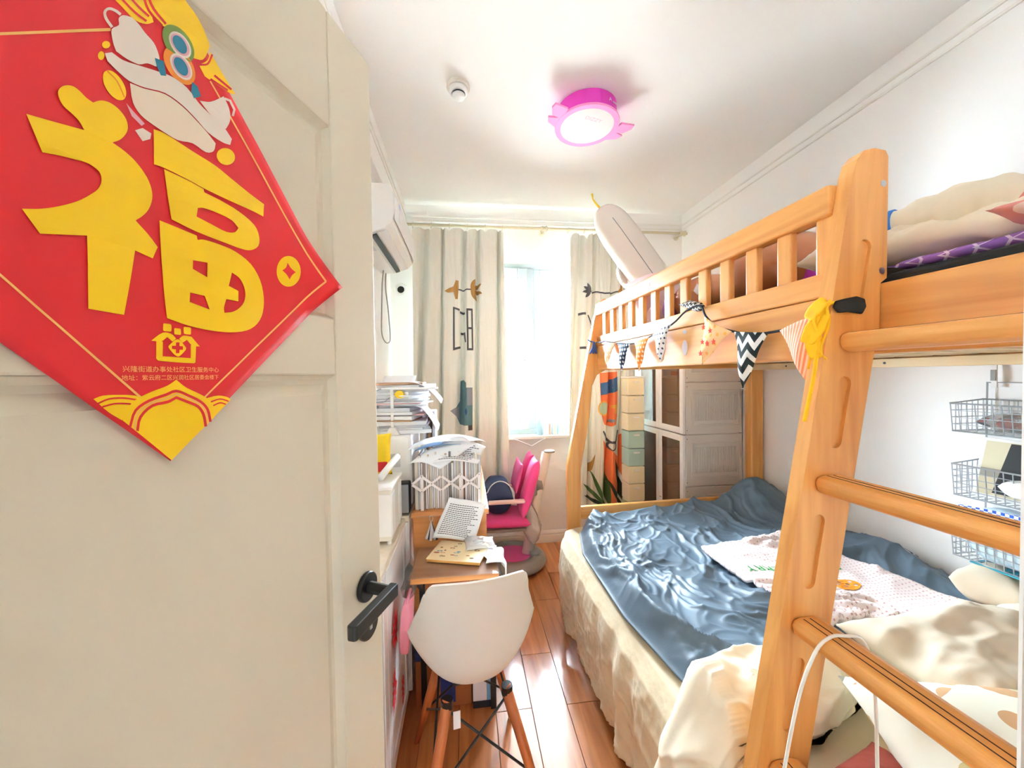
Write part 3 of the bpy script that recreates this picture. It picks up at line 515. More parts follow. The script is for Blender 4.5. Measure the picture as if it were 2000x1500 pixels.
# ------------------------------------------------------------------ lower bunk bedding
mat('mattress cloth', (214, 206, 190), 0.9); mat('black ticking', (34, 36, 38), 0.85)
def bthing(g, name, m, label, cat, group=None, **kw):
    o = g.mk(name, m, None, **kw); o.location = BO; o.rotation_euler = (0, 0, BR); return tag(o, label, cat, group)
bthing(G().box(0.0, 1.235, -1.93, -0.03, 0.27, 0.515), 'mattress', 'mattress cloth', 'thick pale mattress on the lower bunk under the sheet', 'mattress', bevel=0.03, seg=3)
mat('beige linen', (222, 205, 172), 0.75, bump=0.10, bscale=70, sheen=0.2)
PRF = [(0.75, 0.526), (0.4, 0.53), (0.15, 0.534), (0.02, 0.532), (-0.05, 0.512), (-0.085, 0.465), (-0.098, 0.38), (-0.094, 0.28), (-0.086, 0.18), (-0.080, 0.085)]
def prof(t):
    s = t*(len(PRF)-1); i = min(int(s), len(PRF)-2); f = s-i
    return PRF[i][0]*(1-f)+PRF[i+1][0]*f, PRF[i][1]*(1-f)+PRF[i+1][1]*f
def sheet(i, j):
    y = -0.06-1.86*i; x, z = prof(j)
    d = max(0, (j-0.42)/0.58)
    far = max(0, 1-(-0.06-y)/0.16); x += 0.075*far*far*d**0.5
    x += -0.022*d*(ridge(y*4.2, 3.1)*0.6+0.4*fbm(y*9, j*1.2, 2))-0.012*d*math.sin(y*31+2*math.sin(y*7))
    x -= d*(0.012*math.exp(-abs(noise.noise(Vector((y*7+j*5, j*3-y*2, 4))))/0.10)+0.010*math.exp(-abs(noise.noise(Vector((y*13+j*9, j*7-y*6, 14))))/0.10)+0.006*math.exp(-abs(noise.noise(Vector((y*26+j*16, j*14-y*12, 24))))/0.12))
    z += 0.022*d*d*fbm(y*3.1, 7)+0.006*(1-d)*fbm(x*9, y*9)
    x -= 0.03*d*max(0, (-y-0.9))
    return (x, y, z)
bthing(G().grid(sheet, 300, 130), 'bed_sheet', 'beige linen', 'beige crinkled bed sheet hanging over the side of the lower bunk', 'sheet', smooth=True, solid=0.003)
mat('blue satin', (92, 110, 126), 0.5, var=0.05, vscale=5, spec=0.45, bump=0.05, bscale=160)
def leftx(t):
    y = -0.07-1.20*t
    P = ((0.10, -0.07), (0.02, -0.16), (-0.045, -0.40), (-0.058, -0.9), (-0.02, -1.20), (0.0, -1.27))
    for a, b in zip(P, P[1:]):
        if y >= b[1]: f = (a[1]-y)/(a[1]-b[1]); return a[0]*(1-f)+b[0]*f
    return 0.0
def dz(x, y):
    wx, wy = x+0.16*fbm(x*1.7, y*1.7, 3), y+0.16*fbm(x*1.7+5, y*1.7, 8)
    def crease(u, v, sd, w): return math.exp(-abs(noise.noise(Vector((u, v, sd))))/w)
    m = 0.55+0.45*noise.noise(Vector((x*2.1, y*2.1, 21)))
    h = 0.042*crease(wx*3.0+wy*0.8, wy*0.9-wx*0.5, 0.4, 0.15)+0.026*m*crease(wx*6.0+wy*1.2, wy*1.3-wx*0.8, 1.9, 0.12)+0.016*m*crease(wx*3.6-wy*3.6, wy*3.6+wx*2.0, 5.1, 0.10)+0.011*crease(wx*10+wy*3, wy*3.4-wx*2, 7.7, 0.12)+0.0055*crease(wx*17-wy*7, wy*10+wx*6, 3.3, 0.13)+0.024*fbm(x*2.2, y*2.2, 9, 2)
    far = max(0, min(1, (y+0.42)/0.34)); h += 0.055*far*far*math.exp(-((x-0.45)/0.6)**2)
    h += 0.16*math.exp(-((x-1.12)/0.17)**2-((y+0.16)/0.17)**2)+0.05*math.exp(-((x-1.22)/0.12)**2-((y+0.75)/0.5)**2)
    return h
def duvet(i, j):
    x0 = leftx(j); x = x0+(1.272-x0)*i; y = -0.07-1.20*j
    e = min(1, i/0.05); e2 = min(1, (1-j)/0.04, j/0.03); s = min(e, e2); s = s*s*(3-2*s)
    z = 0.545+(0.042+dz(x, y))*s-0.004*(1-s)
    return (x, y, max(z, 0.541 if x > 0.0 else 0.541-0.9*max(0, -x-0.03)))
bthing(G().grid(duvet, 260, 250), 'blue_duvet', 'blue satin', 'rumpled slate blue satin duvet spread over the lower bunk', 'duvet', smooth=True, solid=0.006)
def top(x, y): return 0.545+0.042+dz(x, y)
towm = pattern('towel', 'dots', (240, 226, 224), (206, 160, 160), 62, 0.17, (0, 1), 0.95)
TW = ((0.47, -0.60), (0.96, -0.575), (1.10, -1.20), (0.44, -1.205))
def tsm(x, y): return max(top(x+a, y+b) for a, b in ((0, 0), (0.05, 0), (-0.05, 0), (0, 0.05), (0, -0.05)))
def onto(x, y, l=0.010):
    a = 0.632+0.35*(tsm(x, y)-0.64)+0.006*ridge(x*7+3, y*7, 2); b = tsm(x, y)+0.004
    return max(a, b)+l
def towel(i, j):
    x = (1-i)*(1-j)*TW[0][0]+i*(1-j)*TW[1][0]+i*j*TW[2][0]+(1-i)*j*TW[3][0]; y = (1-i)*(1-j)*TW[0][1]+i*(1-j)*TW[1][1]+i*j*TW[2][1]+(1-i)*j*TW[3][1]
    return (x, y, onto(x, y, 0.0)+0.018*max(0, j-0.86)/0.14)
tow = thing('towel_blanket', 'white and pink speckled towel blanket lying folded on the blue duvet', 'blanket', BO, BR)
G().grid(towel, 70, 80).mk('cloth', towm, tow, smooth=True, solid=0.016)
mat('green embroidery', (44, 140, 60), 0.9); mat('orange embroidery', (236, 150, 30), 0.9)
tm = textmesh('STRAWBERRY', 0.062, 'embroidered_lettering', 'green embroidery', tow, Matrix.Translation((0.90, -0.86, 0)) @ Matrix.Rotation(math.radians(172), 4, 'Z'))
for v in tm.data.vertices: v.co.z = onto(v.co.x, v.co.y, 0.0105)
def fruit(cx, cy, s):
    pts = [(cx+0.062*s*math.cos(2*math.pi*k/20), cy+0.036*s*math.sin(2*math.pi*k/20)) for k in range(20)]
    hole = [[(cx+a*s+0.008*s*math.cos(2*math.pi*k/8), cy+b*s+0.007*s*math.sin(2*math.pi*k/8)) for k in range(8)] for a, b in ((-0.03, 0), (-0.008, 0.014), (-0.008, -0.014), (0.016, 0), (0.038, 0.012), (0.038, -0.012))]
    flat([pts]+hole, lambda u, v: (u, v, onto(u, v, 0.0105)), 'pineapple_print', 'orange embroidery', tow, 0.02)
    lf = [(cx-0.058*s, cy+0.012*s), (cx-0.11*s, cy+0.035*s), (cx-0.085*s, cy+0.010*s), (cx-0.13*s, cy), (cx-0.085*s, cy-0.008*s), (cx-0.105*s, cy-0.032*s), (cx-0.058*s, cy-0.012*s)]
    flat([lf], lambda u, v: (u, v, onto(u, v, 0.0105)), 'leaf_print', 'green embroidery', tow, 0.02)
fruit(0.79, -0.99, 1.0)
mat('cream cotton', (240, 229, 206), 0.8, bump=0.15, bscale=18); mat('beige cotton', (226, 212, 190), 0.85, var=0.06, vscale=12, bump=0.12, bscale=20)
# crumpled cream quilt at the bed edge by the ladder
def bundle(i, j):
    a = 2*math.pi*i; t = j
    cx, cy, cz = 0.15, -1.325, 0.53
    r = math.sin(math.pi*min(1, max(0.0, t)))**0.6
    x = cx+0.265*r*math.cos(a)*(1+0.10*math.sin(3*a+1)); y = cy+0.115*r*math.sin(a)*(1+0.06*math.cos(2*a)); z = cz+0.150*math.cos(math.pi*t)
    n = 0.030*fbm(x*4.5, y*4.5, z*4.5+2)+0.045*(math.exp(-abs(noise.noise(Vector((x*6+z*3, y*6, z*4+1))))/0.2)-0.5)+0.014*(math.exp(-abs(noise.noise(Vector((x*11, y*9+z*6, z*9))))/0.2)-0.5)
    d = Vector((x-cx, y-cy, (z-cz)*1.6)); d = d.normalized() if d.length > 1e-6 else Vector((0, 0, 1))
    v = Vector((x, y, z))+d*n
    if v.x < 0.02: v.z -= (0.02-v.x)*1.1; v.x -= 0.03
    v.y = max(v.y, -1.452)
    v.z = max(v.z, 0.555 if v.x > 0.0 else 0.22)
    return v
bthing(G().grid(bundle, 150, 100, True), 'cream_quilt', 'cream cotton', 'crumpled cream quilt bunched at the bed edge behind the ladder', 'quilt', smooth=True, weld=0.0005)
bthing(cushion(G(), (0.88, -1.42, 0.640), (0.86, 0.38, 0.20), (0.10, 0.07, 0.03), 0.024, 8, 3, 80, 50), 'long_pillow', 'beige cotton', 'long beige pillow lying across the lower bunk behind the ladder treads', 'pillow', smooth=True, weld=0.0004)
bthing(cushion(G(), (1.185, -1.17, 0.685), (0.19, 0.17, 0.14), (0, 0.2, 0.3), 0.010, 8, 5), 'small_pillow', 'beige cotton', 'small cream pillow against the wall beside the blue duvet', 'pillow', smooth=True, weld=0.0004)
polka = pattern('polka cotton', 'blots', (236, 236, 220), (204, 198, 146), 15.0, 0.72, ink2=(206, 164, 122))
bthing(cushion(G(), (0.49, -1.675, 0.625), (0.58, 0.40, 0.20), (0.42, -0.05, -0.30), 0.010, 6, 8), 'spotted_pillow', polka, 'pale pillow with green and brown spots under the lowest ladder tread in view', 'pillow', smooth=True, weld=0.0004)
mat('red cloth', (150, 62, 46), 0.9, bump=0.2)
bthing(cushion(G(), (0.20, -1.56, 0.585), (0.20, 0.11, 0.09), (0.2, 0.1, 0.3), 0.012, 9, 2), 'red_cloth', 'red cloth', 'dark red cloth stuffed below the spotted pillow by the ladder', 'cloth', smooth=True, weld=0.0004)
mat('navy cloth', (34, 44, 88), 0.8); mat('white cord', (240, 238, 230), 0.5)
bthing(cushion(G(), (1.232, -0.80, 0.665), (0.05, 0.22, 0.035), (0, 0.25, 0), 0.006, 9, 6), 'striped_cloth', pattern('navy stripe', 'stripes', (36, 46, 90), (226, 220, 220), 60, 0.45, (0, 1)), 'navy and white striped cloth wedged between duvet and wall', 'cloth', smooth=True, weld=0.0004)
# charging cable looped over the ladder tread
cb = []
for p in ((-0.075, -1.56, 0.30), (-0.05, -1.56, 0.55), (-0.005, -1.56, 0.78), (0.034, -1.562, 0.885), (0.066, -1.565, 0.918), (0.096, -1.57, 0.921), (0.128, -1.575, 0.915), (0.145, -1.58, 0.87), (0.150, -1.585, 0.78), (0.135, -1.60, 0.66), (0.10, -1.63, 0.50), (0.06, -1.66, 0.30)): cb.append(Vector(p))
def smoothpts(P, n=6):
    o = []
    for i in range(len(P)-1):
        p0, p1, p2, p3 = P[max(i-1, 0)], P[i], P[i+1], P[min(i+2, len(P)-1)]
        for k in range(n):
            t = k/n; o.append(0.5*((2*p1)+(-p0+p2)*t+(2*p0-5*p1+4*p2-p3)*t*t+(-p0+3*p1-3*p2+p3)*t**3))
    return o+[P[-1]]
bthing(G().tube(smoothpts(cb), 0.0032, 8), 'charging_cable', 'white cord', 'white charging cable looped over a ladder tread', 'cable', smooth=True)

# ------------------------------------------------------------------ upper bunk bedding and balloons
bthing(G().box(0.318, 1.215, -1.93, -0.04, 1.5215, 1.672), 'mattress', 'black ticking', 'thin mattress with black side on the upper bunk', 'mattress', bevel=0.012, seg=3)
purple = pattern('purple lattice', 'lattice', (150, 104, 190), (226, 206, 236), 22, 0.13, (1, 0))
bthing(cushion(G(), (0.63, -1.70, 1.686), (0.62, 0.46, 0.030), (0, 0, 0), 0.003, 8, 1, p=6, q=0.3), 'purple_pad', purple, 'purple pad with white lattice lines at the near end of the upper bunk', 'pad', smooth=True, weld=0.0004)
bthing(cushion(G(), (0.63, -1.45, 1.738), (0.60, 0.52, 0.13), (0.05, 0, 0.2), 0.030, 10, 4, 70, 60), 'cream_duvet', 'cream cotton', 'puffy cream duvet heaped flat on the upper bunk', 'duvet', smooth=True, weld=0.0004)
rp = [Vector(p) for p in ((0.46, -1.26, 1.785), (0.47, -1.35, 1.80), (0.49, -1.44, 1.812), (0.51, -1.53, 1.808), (0.53, -1.61, 1.77), (0.55, -1.70, 1.70))]
RP = smoothpts(rp, 8)
g = G().tube(RP, [0.058*(0.75+0.25*math.sin(math.pi*k/(len(RP)-1)))*(1+0.16*noise.noise(Vector((k*0.37, 0, 0)))+0.05*math.sin(k*1.3)) for k in range(len(RP))], 30)
for i, v in enumerate(g.v):
    n = 0.012*fbm(v[0]*9, v[1]*9, v[2]*9); g.v[i] = (v[0]+n, v[1]+n, v[2]+n)
roll = thing('rolled_quilt', 'rolled cream quilt with blue stripe arching over the upper bunk bedding', 'quilt', BO, BR)
g.mk('roll', 'cream cotton', roll, smooth=True)
mat('blue tape', (44, 110, 190), 0.8)
c0 = RP[11]; t0 = (RP[12]-RP[10]).normalized(); a0 = t0.orthogonal().normalized(); b0 = t0.cross(a0)
G().tube([c0+(a0*math.cos(2*math.pi*k/20)+b0*math.sin(2*math.pi*k/20))*0.0545 for k in range(20)], 0.007, 8, True).mk('blue_stripe', 'blue tape', roll, smooth=True)
mat('coral cloth', (226, 140, 126), 0.85)
G().tube(RP[-12:-3], [0.0585-0.0012*k for k in range(9)], 30).mk('coral_patch', 'coral cloth', roll, smooth=True)
pinkp = pattern('coral print', 'blots', (226, 150, 140), (240, 208, 196), 16, 0.5)
bthing(cushion(G(), (0.47, -1.73, 1.722), (0.30, 0.26, 0.060), (0.1, 0, 0.3), 0.012, 8, 7), 'coral_blanket', pinkp, 'coral pink blanket on the purple pad', 'blanket', smooth=True, weld=0.0004)
mat('magenta cloth', (196, 60, 190), 0.8)
bthing(cushion(G(), (0.50, -1.21, 1.755), (0.20, 0.07, 0.20), (1.3, 0, 0.3), 0.006, 9, 9), 'magenta_cushion', 'magenta cloth', 'magenta cushion half hidden behind the ladder top', 'cushion', smooth=True, weld=0.0004)
mat('brown foil', (178, 112, 72), 0.25, 0.2, bump=0.1, bscale=9); mat('beige foil', (236, 224, 212), 0.26, 0.1, bump=0.08, bscale=8); mat('silver foil', (214, 212, 204), 0.22, 0.8, bump=0.3, bscale=30)
def balloon(c, r, rot=(0, 0, 0)):
    from mathutils import Euler
    R = Euler(rot).to_matrix(); g = G()
    def fn(i, j):
        a, b = 2*math.pi*i, math.pi*j; v = Vector((r[0]*math.sin(b)*math.cos(a), r[1]*math.sin(b)*math.sin(a), r[2]*math.cos(b)))
        seam = abs(math.cos(a)); pk = 1-0.035*max(0, (0.16-abs(v.z)/r[2])/0.16)*(0.5+0.5*math.sin(a*34))
        return Vector(c)+R@(v*pk)
    return g.grid(fn, 68, 28, True)
b1 = thing('brown_balloon', 'large shiny brown foil balloon lying behind the guard rail next to the ladder', 'balloon', BO, BR)
balloon((0.47, -1.03, 1.795), (0.15, 0.20, 0.125), (0, 0.15, 0.1)).mk('envelope', 'brown foil', b1, smooth=True, weld=0.0004)
cushion(G(), (0.335, -1.06, 1.892), (0.045, 0.05, 0.03), amp=0.006, fr=40, nu=12, nv=12).mk('knot', 'silver foil', b1, smooth=True)
b2 = thing('brown_balloon', 'shiny brown foil balloon behind the middle of the guard rail', 'balloon', BO, BR)
balloon((0.46, -0.665, 1.775), (0.14, 0.17, 0.108)).mk('envelope', 'brown foil', b2, smooth=True, weld=0.0004)
G().obox((0.315, -0.80, 1.79), (0.002, 0.034, 0.034), (0.7, 0, 0)).mk('price_tag', 'paper white', b2)
# long pale balloon leaning out over the rail
lb = thing('long_balloon', 'long pale beige foil balloon with rounded end pointing up towards the ceiling', 'balloon', BO, BR)
p0, p1 = Vector((0.62, -0.16, 1.80)), Vector((0.175, -0.12, 2.415)); ax = (p1-p0); L = ax.length; ax.normalize()
M3 = ax.to_track_quat('Z', 'Y').to_matrix()
pf = [(0.0, 0.0), (0.07, 0.005), (0.10, 0.03), (0.105, 0.1), (0.106, L*0.5), (0.104, L*0.76), (0.096, L*0.86), (0.078, L*0.93), (0.048, L*0.98), (0.0, L)]
g = G().lathe(pf, p0, 40, M3)
g.mk('envelope', 'beige foil', lb, smooth=True, sub=1, weld=0.0004)
q = p1-ax*0.004
mat('yellow ribbon', (236, 200, 30), 0.6)
G().tube([q-ax*0.01, q+ax*0.012+Vector((-0.012, 0, 0.006)), q+ax*0.02+Vector((-0.03, 0, 0.03)), q+ax*0.02+Vector((-0.035, 0, 0.06))], [0.007, 0.006, 0.004, 0.006], 8).mk('ribbon', 'yellow ribbon', lb, smooth=True)
sd = M3@Vector((1, 0, 0)); sd = (Vector((-0.35, -0.9, 0))-ax*Vector((-0.35, -0.9, 0)).dot(ax)).normalized()
G().tube([p0+ax*(L*t)+sd*0.1055 for t in (0.05, 0.3, 0.55, 0.76)]+[p0+ax*(L*0.86)+sd*0.097], 0.0022, 6).mk('seam', 'grey plastic', lb)
mat('pink cloth', (240, 206, 204), 0.85, bump=0.1)
bthing(cushion(G(), (0.455, -0.235, 1.885), (0.30, 0.24, 0.24), (0.2, 0.4, 0.2), 0.010, 7, 12, p=2.0), 'pink_plush', 'pink cloth', 'pale pink plush at the foot of the long beige balloon', 'plush toy', smooth=True, weld=0.0004)
cr = []
for k in range(13):
    a = math.radians(120+k*11); cr.append((0.40+0.10*math.cos(a), 2.07+0.12*math.sin(a)))
for k in range(12, -1, -1):
    a = math.radians(120+k*11); w = 0.045*math.sin(math.pi*k/12); cr.append((0.40+(0.10-w)*math.cos(a)+0.012, 2.07+(0.12-w)*math.sin(a)))
bthing(G().prism(cr, 'y', -0.09, -0.06), 'crescent_balloon', 'silver foil', 'small silver crescent foil balloon beside the long beige balloon', 'balloon', bevel=0.006, seg=3)
bthing(cushion(G(), (0.335, -0.45, 1.725), (0.08, 0.10, 0.13), (0, 0, 0), 0.006, 9, 3), 'plush_toy', 'pink cloth', 'pink plush toy behind the fifth guard slat gap', 'plush toy', smooth=True, weld=0.0004)
mat('plum cloth', (120, 50, 110), 0.8)
bthing(cushion(G(), (0.33, -0.585, 1.75), (0.05, 0.07, 0.15), (0, 0, 0), 0.006, 9, 3), 'plum_cloth', 'plum cloth', 'plum coloured cloth beside the brown balloon', 'cloth', smooth=True, weld=0.0004)

# ------------------------------------------------------------------ bunting along the side panel
bun = thing('bunting', 'string of patterned triangular cloth flags hung along the upper bunk', 'bunting', BO, BR)
mat('cord black', (34, 34, 46), 0.8); mat('peach cotton', (246, 206, 176), 0.9)
XF = 0.172
rope = [(-0.05, 1.64), (-0.206, 1.632), (-0.36, 1.608), (-0.506, 1.594), (-0.60, 1.596), (-0.70, 1.612), (-0.85, 1.640), (-0.94, 1.676), (-1.02, 1.680), (-1.048, 1.640), (-1.10, 1.600), (-1.18, 1.572), (-1.25, 1.556), (-1.34, 1.556), (-1.40, 1.560), (-1.455, 1.582), (-1.486, 1.60)]
G().tube(smoothpts([Vector((XF if -0.9 > y > -1.04 or True else XF, y, z)) for y, z in rope], 4), 0.0035, 6).mk('cord', 'cord black', bun)
star = []
fl_def = (('peach dots', 'dots', (248, 190, 140), (252, 226, 206), 46, 0.26, (-0.206, 1.632), (-0.352, 1.610), (-0.224, 1.497)),
          ('navy dots', 'dots', (34, 52, 78), (232, 236, 240), 50, 0.3, (-0.367, 1.606), (-0.506, 1.594), (-0.419, 1.462)),
          ('orange dots', 'dots', (240, 140, 50), (252, 226, 196), 52, 0.28, (-0.552, 1.594), (-0.685, 1.608), (-0.603, 1.462)),
          ('white dots', 'dots', (240, 240, 240), (60, 70, 96), 50, 0.22, (-0.715, 1.614), (-0.85, 1.640), (-0.786, 1.497)),
          ('star cloth', 'dots', (252, 208, 150), (248, 178, 80), 36, 0.2, (-1.050, 1.638), (-1.174, 1.574), (-1.042, 1.478)),
          ('chevron', 'chevron', (240, 242, 240), (32, 48, 52), 22.0, 0.5, (-1.186, 1.571), (-1.310, 1.555), (-1.223, 1.401)),
          ('coral stripes', 'stripes', (252, 220, 200), (238, 150, 110), 110, 0.5, (-1.345, 1.556), (-1.452, 1.582), (-1.425, 1.420)))
for (nm, kind, c1, c2, k, sz, A, B, T) in fl_def:
    m = pattern(nm, kind, c1, c2, k, sz, (1, 2))
    def ff(i, j, A=A, B=B, T=T):
        y = (A[0]*(1-i)+B[0]*i)*(1-j)+T[0]*j; z = (A[1]*(1-i)+B[1]*i)*(1-j)+T[1]*j
        return (XF-0.006-0.012*math.sin(math.pi*i)*(1-j)-0.006*j+0.004*math.sin(7*j+3*i), y, z)
    f = G().grid(ff, 10, 14).mk('flag', m, bun, smooth=True, solid=0.0016, weld=0.0002)
    if nm == 'star cloth':
        mat('star red', (226, 70, 50), 0.9)
        for (sy, sz_) in ((-1.068, 1.60), (-1.10, 1.585), (-1.062, 1.552), (-1.116, 1.548), (-1.052, 1.515), (-1.085, 1.545)):
            pts = [(sy+(0.010 if q % 2 == 0 else 0.0045)*math.sin(math.pi*q/5), sz_+(0.010 if q % 2 == 0 else 0.0045)*math.cos(math.pi*q/5)) for q in range(10)]
            G().prism(pts, 'x', XF-0.0235, XF-0.022).mk('star_print', 'star red', f)
mat('yellow cotton', (244, 190, 20), 0.85); mat('black cloth', (30, 32, 34), 0.85)
bw = pattern('black white check', 'chevron', (236, 238, 236), (40, 50, 54), 60, 0.5, (1, 2))
cushion(G(), (0.196, -0.955, 1.690), (0.05, 0.13, 0.03), (0.3, 0, 0), 0.008, 20, 2, 20, 20).mk('folded_flag', bw, bun, smooth=True, weld=0.0003)
g = G()
for k in range(9):
    x = 0.143+0.004*math.sin(k*2.3); y = -1.462-0.0035*k
    g.tube(smoothpts([Vector((0.160, y, 1.606-0.003*(k % 3))), Vector((x, y, 1.590)), Vector((x-0.008+0.008*math.sin(k), y+0.005*math.sin(k*3), 1.560)), Vector((x-0.014+0.010*math.sin(k*1.7), y+0.008*math.sin(k*2), 1.53-0.006*(k % 4))), Vector((x-0.014+0.012*math.sin(k*2.9), y+0.010*math.sin(k*5), 1.495-0.010*(k % 5)))], 4), [0.0036]*12+[0.0026]*5, 5)
for (c, sz, r) in (((0.128, -1.475, 1.545), (0.004, 0.045, 0.075), (0.3, 0.3, 0.2)), ((0.137, -1.470, 1.585), (0.012, 0.04, 0.05), (0.5, 0.4, 0)), ((0.122, -1.478, 1.505), (0.008, 0.03, 0.06), (-0.2, 0.2, 0.5))): cushion(g, c, sz, r, 0.006, 40, 3, 14, 14, p=5)
g.tube(smoothpts([Vector((0.124, -1.485, 1.50)), Vector((0.112, -1.488, 1.44)), Vector((0.100, -1.487, 1.385)), Vector((0.090, -1.486, 1.34))]), 0.0045, 6)
g.mk('yellow_tie', 'yellow cotton', bun, smooth=True)
g = G().prism([(0.152, 1.588), (0.158, 1.602), (0.185, 1.608), (0.212, 1.613), (0.232, 1.608), (0.236, 1.590), (0.226, 1.574), (0.19, 1.578), (0.165, 1.576)], 'y', -1.4975, -1.4912)
g.mk('black_tie', 'black cloth', bun, bevel=0.004)
mat('blue ribbon', (70, 96, 160), 0.7)
g = G().tube(smoothpts([Vector((0.17, -0.03, 1.645)), Vector((0.145, -0.03, 1.65)), Vector((0.13, -0.028, 1.66))]), 0.004, 6)
for k in range(5): g.tube(smoothpts([Vector((0.165, -0.034, 1.645)), Vector((0.158+0.004*k, -0.036, 1.615)), Vector((0.140+0.010*k, -0.034, 1.575+0.008*(k % 2)))]), [0.006]*12+[0.004], 6)
g.mk('ribbon_tie', 'blue ribbon', bun, smooth=True)
# ------------------------------------------------------------------ low cabinets along the left wall
mat('stone top', (232, 218, 196), 0.4, var=0.16, vscale=40)
def low_cabinet(y0, y1, xf, zt, label):
    t = thing('low_cabinet', label, 'cabinet', ((XL+xf)/2, (y0+y1)/2, 0)); cx, cy = (XL+xf)/2, (y0+y1)/2
    def B(x0, x1, a, b, z0, z1): return G().box(x0-cx, x1-cx, a-cy, b-cy, z0, z1)
    B(XL+0.016, xf-0.02, y0, y1, 0.07, zt-0.022).mk('body', 'white plastic', t, bevel=0.003)
    B(XL+0.016, xf-0.05, y0+0.01, y1-0.01, 0.0, 0.07).mk('plinth', 'white plastic', t)
    B(XL+0.016, xf, y0, y1, zt-0.022, zt).mk('top', 'stone top', t, bevel=0.003)
    ym = (y0+y1)/2
    for a, b in ((y0+0.002, ym-0.001), (ym+0.001, y1-0.002)):
        d = B(xf-0.02, xf-0.006, a, b, 0.075, zt-0.026).mk('door', 'white gloss', t, bevel=0.002)
        for (p, q, z0, z1) in ((a, a+0.05, 0.075, zt-0.026), (b-0.05, b, 0.075, zt-0.026), (a+0.05, b-0.05, 0.075, 0.13), (a+0.05, b-0.05, zt-0.085, zt-0.026)):
            B(xf-0.006, xf, p, q, z0, z1).mk('frame_strip', 'white gloss', d, bevel=0.003)
    return t
low_cabinet(0.86, 1.645, -0.270, 0.840, 'white cabinet with stone patterned top along the left wall, next to the open door')
low_cabinet(1.650, 2.10, -0.256, 0.846, 'white cabinet against the left wall under the printer')
mat('red paper', (214, 40, 52), 0.7)
def papercut(c, s, seed, label):
    rnd = random.Random(seed); pts = []
    n = 26
    for k in range(n):
        a = 2*math.pi*k/n; r = (0.30+0.40*rnd.random()) if k % 2 else 0.6+0.4*rnd.random()
        pts.append((s[0]/2*r*math.cos(a), s[1]/2*r*math.sin(a)))
    holes = [[(s[0]*(0.5*dx+0.05*math.cos(2*math.pi*k/6)), s[1]*(0.5*dz_+0.05*math.sin(2*math.pi*k/6))) for k in range(6)] for dx, dz_ in ((-0.12, 0.18), (0.12, 0.02), (-0.06, -0.18))]
    g = G(); g2 = flat([pts]+holes, lambda u, v: (0, u, v), 'paper_cutting', 'red paper', None)
    g2.location = (-0.2688, c[0], c[1]); q = g2.modifiers.new('thick', 'SOLIDIFY'); q.thickness = 0.0006; q.offset = 0
    tag(g2, label, 'paper cutting', 'red paper cuttings on the cabinet')
papercut((1.37, 0.54), (0.13, 0.18), 1, 'red paper cutting on the cabinet door just below the door handle')
papercut((1.335, 0.345), (0.09, 0.19), 2, 'tall red paper cutting on the cabinet door, lower left')
papercut((1.50, 0.22), (0.07, 0.17), 3, 'small red paper cutting low on the cabinet door near the chair leg')

# storage bin with things in it
t = thing('storage_bin', 'ivory plastic open bin standing on the cabinet beside the door edge', 'bin', (-0.375, 1.50, 0.840))
g = G().box(-0.085, 0.095, -0.105, -0.099, 0.012, 0.20).box(-0.085, 0.095, 0.099, 0.105, 0.012, 0.20).box(-0.085, -0.079, -0.099, 0.099, 0.012, 0.20).box(0.089, 0.095, -0.099, 0.099, 0.012, 0.20).box(-0.079, 0.089, -0.099, 0.099, 0.012, 0.02)
g.mk('shell', 'ivory plastic', t, bevel=0.003)
G().box(-0.092, 0.102, -0.112, 0.112, 0.2005, 0.212).box(-0.078, 0.088, -0.098, 0.098, 0.2003, 0.2123).mk('rim', 'white plastic', t, bevel=0.003)
for y in (-0.07, 0.07): G().box(0.0952, 0.099, y-0.028, y+0.028, 0.03, 0.185).mk('panel', 'white plastic', t, bevel=0.002)
for x in (-0.07, 0.0, 0.07): G().box(x-0.028, x+0.028, -0.1085, -0.1052, 0.03, 0.185).mk('panel', 'white plastic', t, bevel=0.002)
for x in (-0.075, 0.085):
    for y in (-0.095, 0.095): G().cyl((x, y, 0), (x, y, 0.0118), 0.008, n=10).mk('foot', 'white plastic', t)
mat('green card', (30, 130, 84), 0.6); mat('yellow pack', (240, 200, 20), 0.5); mat('red pack', (208, 36, 40), 0.5); mat('pink cord', (236, 160, 180), 0.7); mat('card white', (224, 226, 226), 0.6)
zb = 1.0525
for i, (x, y, h) in enumerate(((-0.42, 1.47, 0.115), (-0.405, 1.50, 0.10))):
    c = thing('flash_card_box', ('green edged card box, taller one at the back of the ivory bin', 'green edged card box in the ivory bin in front of the taller one')[i], 'card box', (x, y, zb))
    G().box(-0.05, 0.05, -0.006, 0.006, 0, h).mk('case', 'green card', c, bevel=0.006, seg=3); G().box(-0.043, 0.043, -0.0075, -0.0062, 0.006, h-0.012).mk('label', 'card white', c)
    G().box(-0.036, 0.02, -0.0085, -0.0076, 0.02, h-0.05).mk('picture', 'dark print', c)
c = thing('snack_packet', 'yellow and red packet standing behind the green card boxes', 'packet', (-0.392, 1.575, zb))
cushion(G(), (0, 0, 0.085), (0.17, 0.17, 0.025), (math.radians(90), 0, 0), 0.002, 20, 2, 16, 16, p=5).mk('bag', 'yellow pack', c, smooth=True, weld=0.0003)
G().box(-0.066, 0.068, -0.0135, -0.0118, 0.015, 0.055).mk('red_band', 'red pack', c)
c = tag(G().tube([(-0.325, 1.44, 1.075), (-0.29, 1.60, 1.12)], 0.013, 14).mk('white_tube', 'white plastic', None, smooth=True), 'white plastic tube leaning in the ivory bin', 'tube')
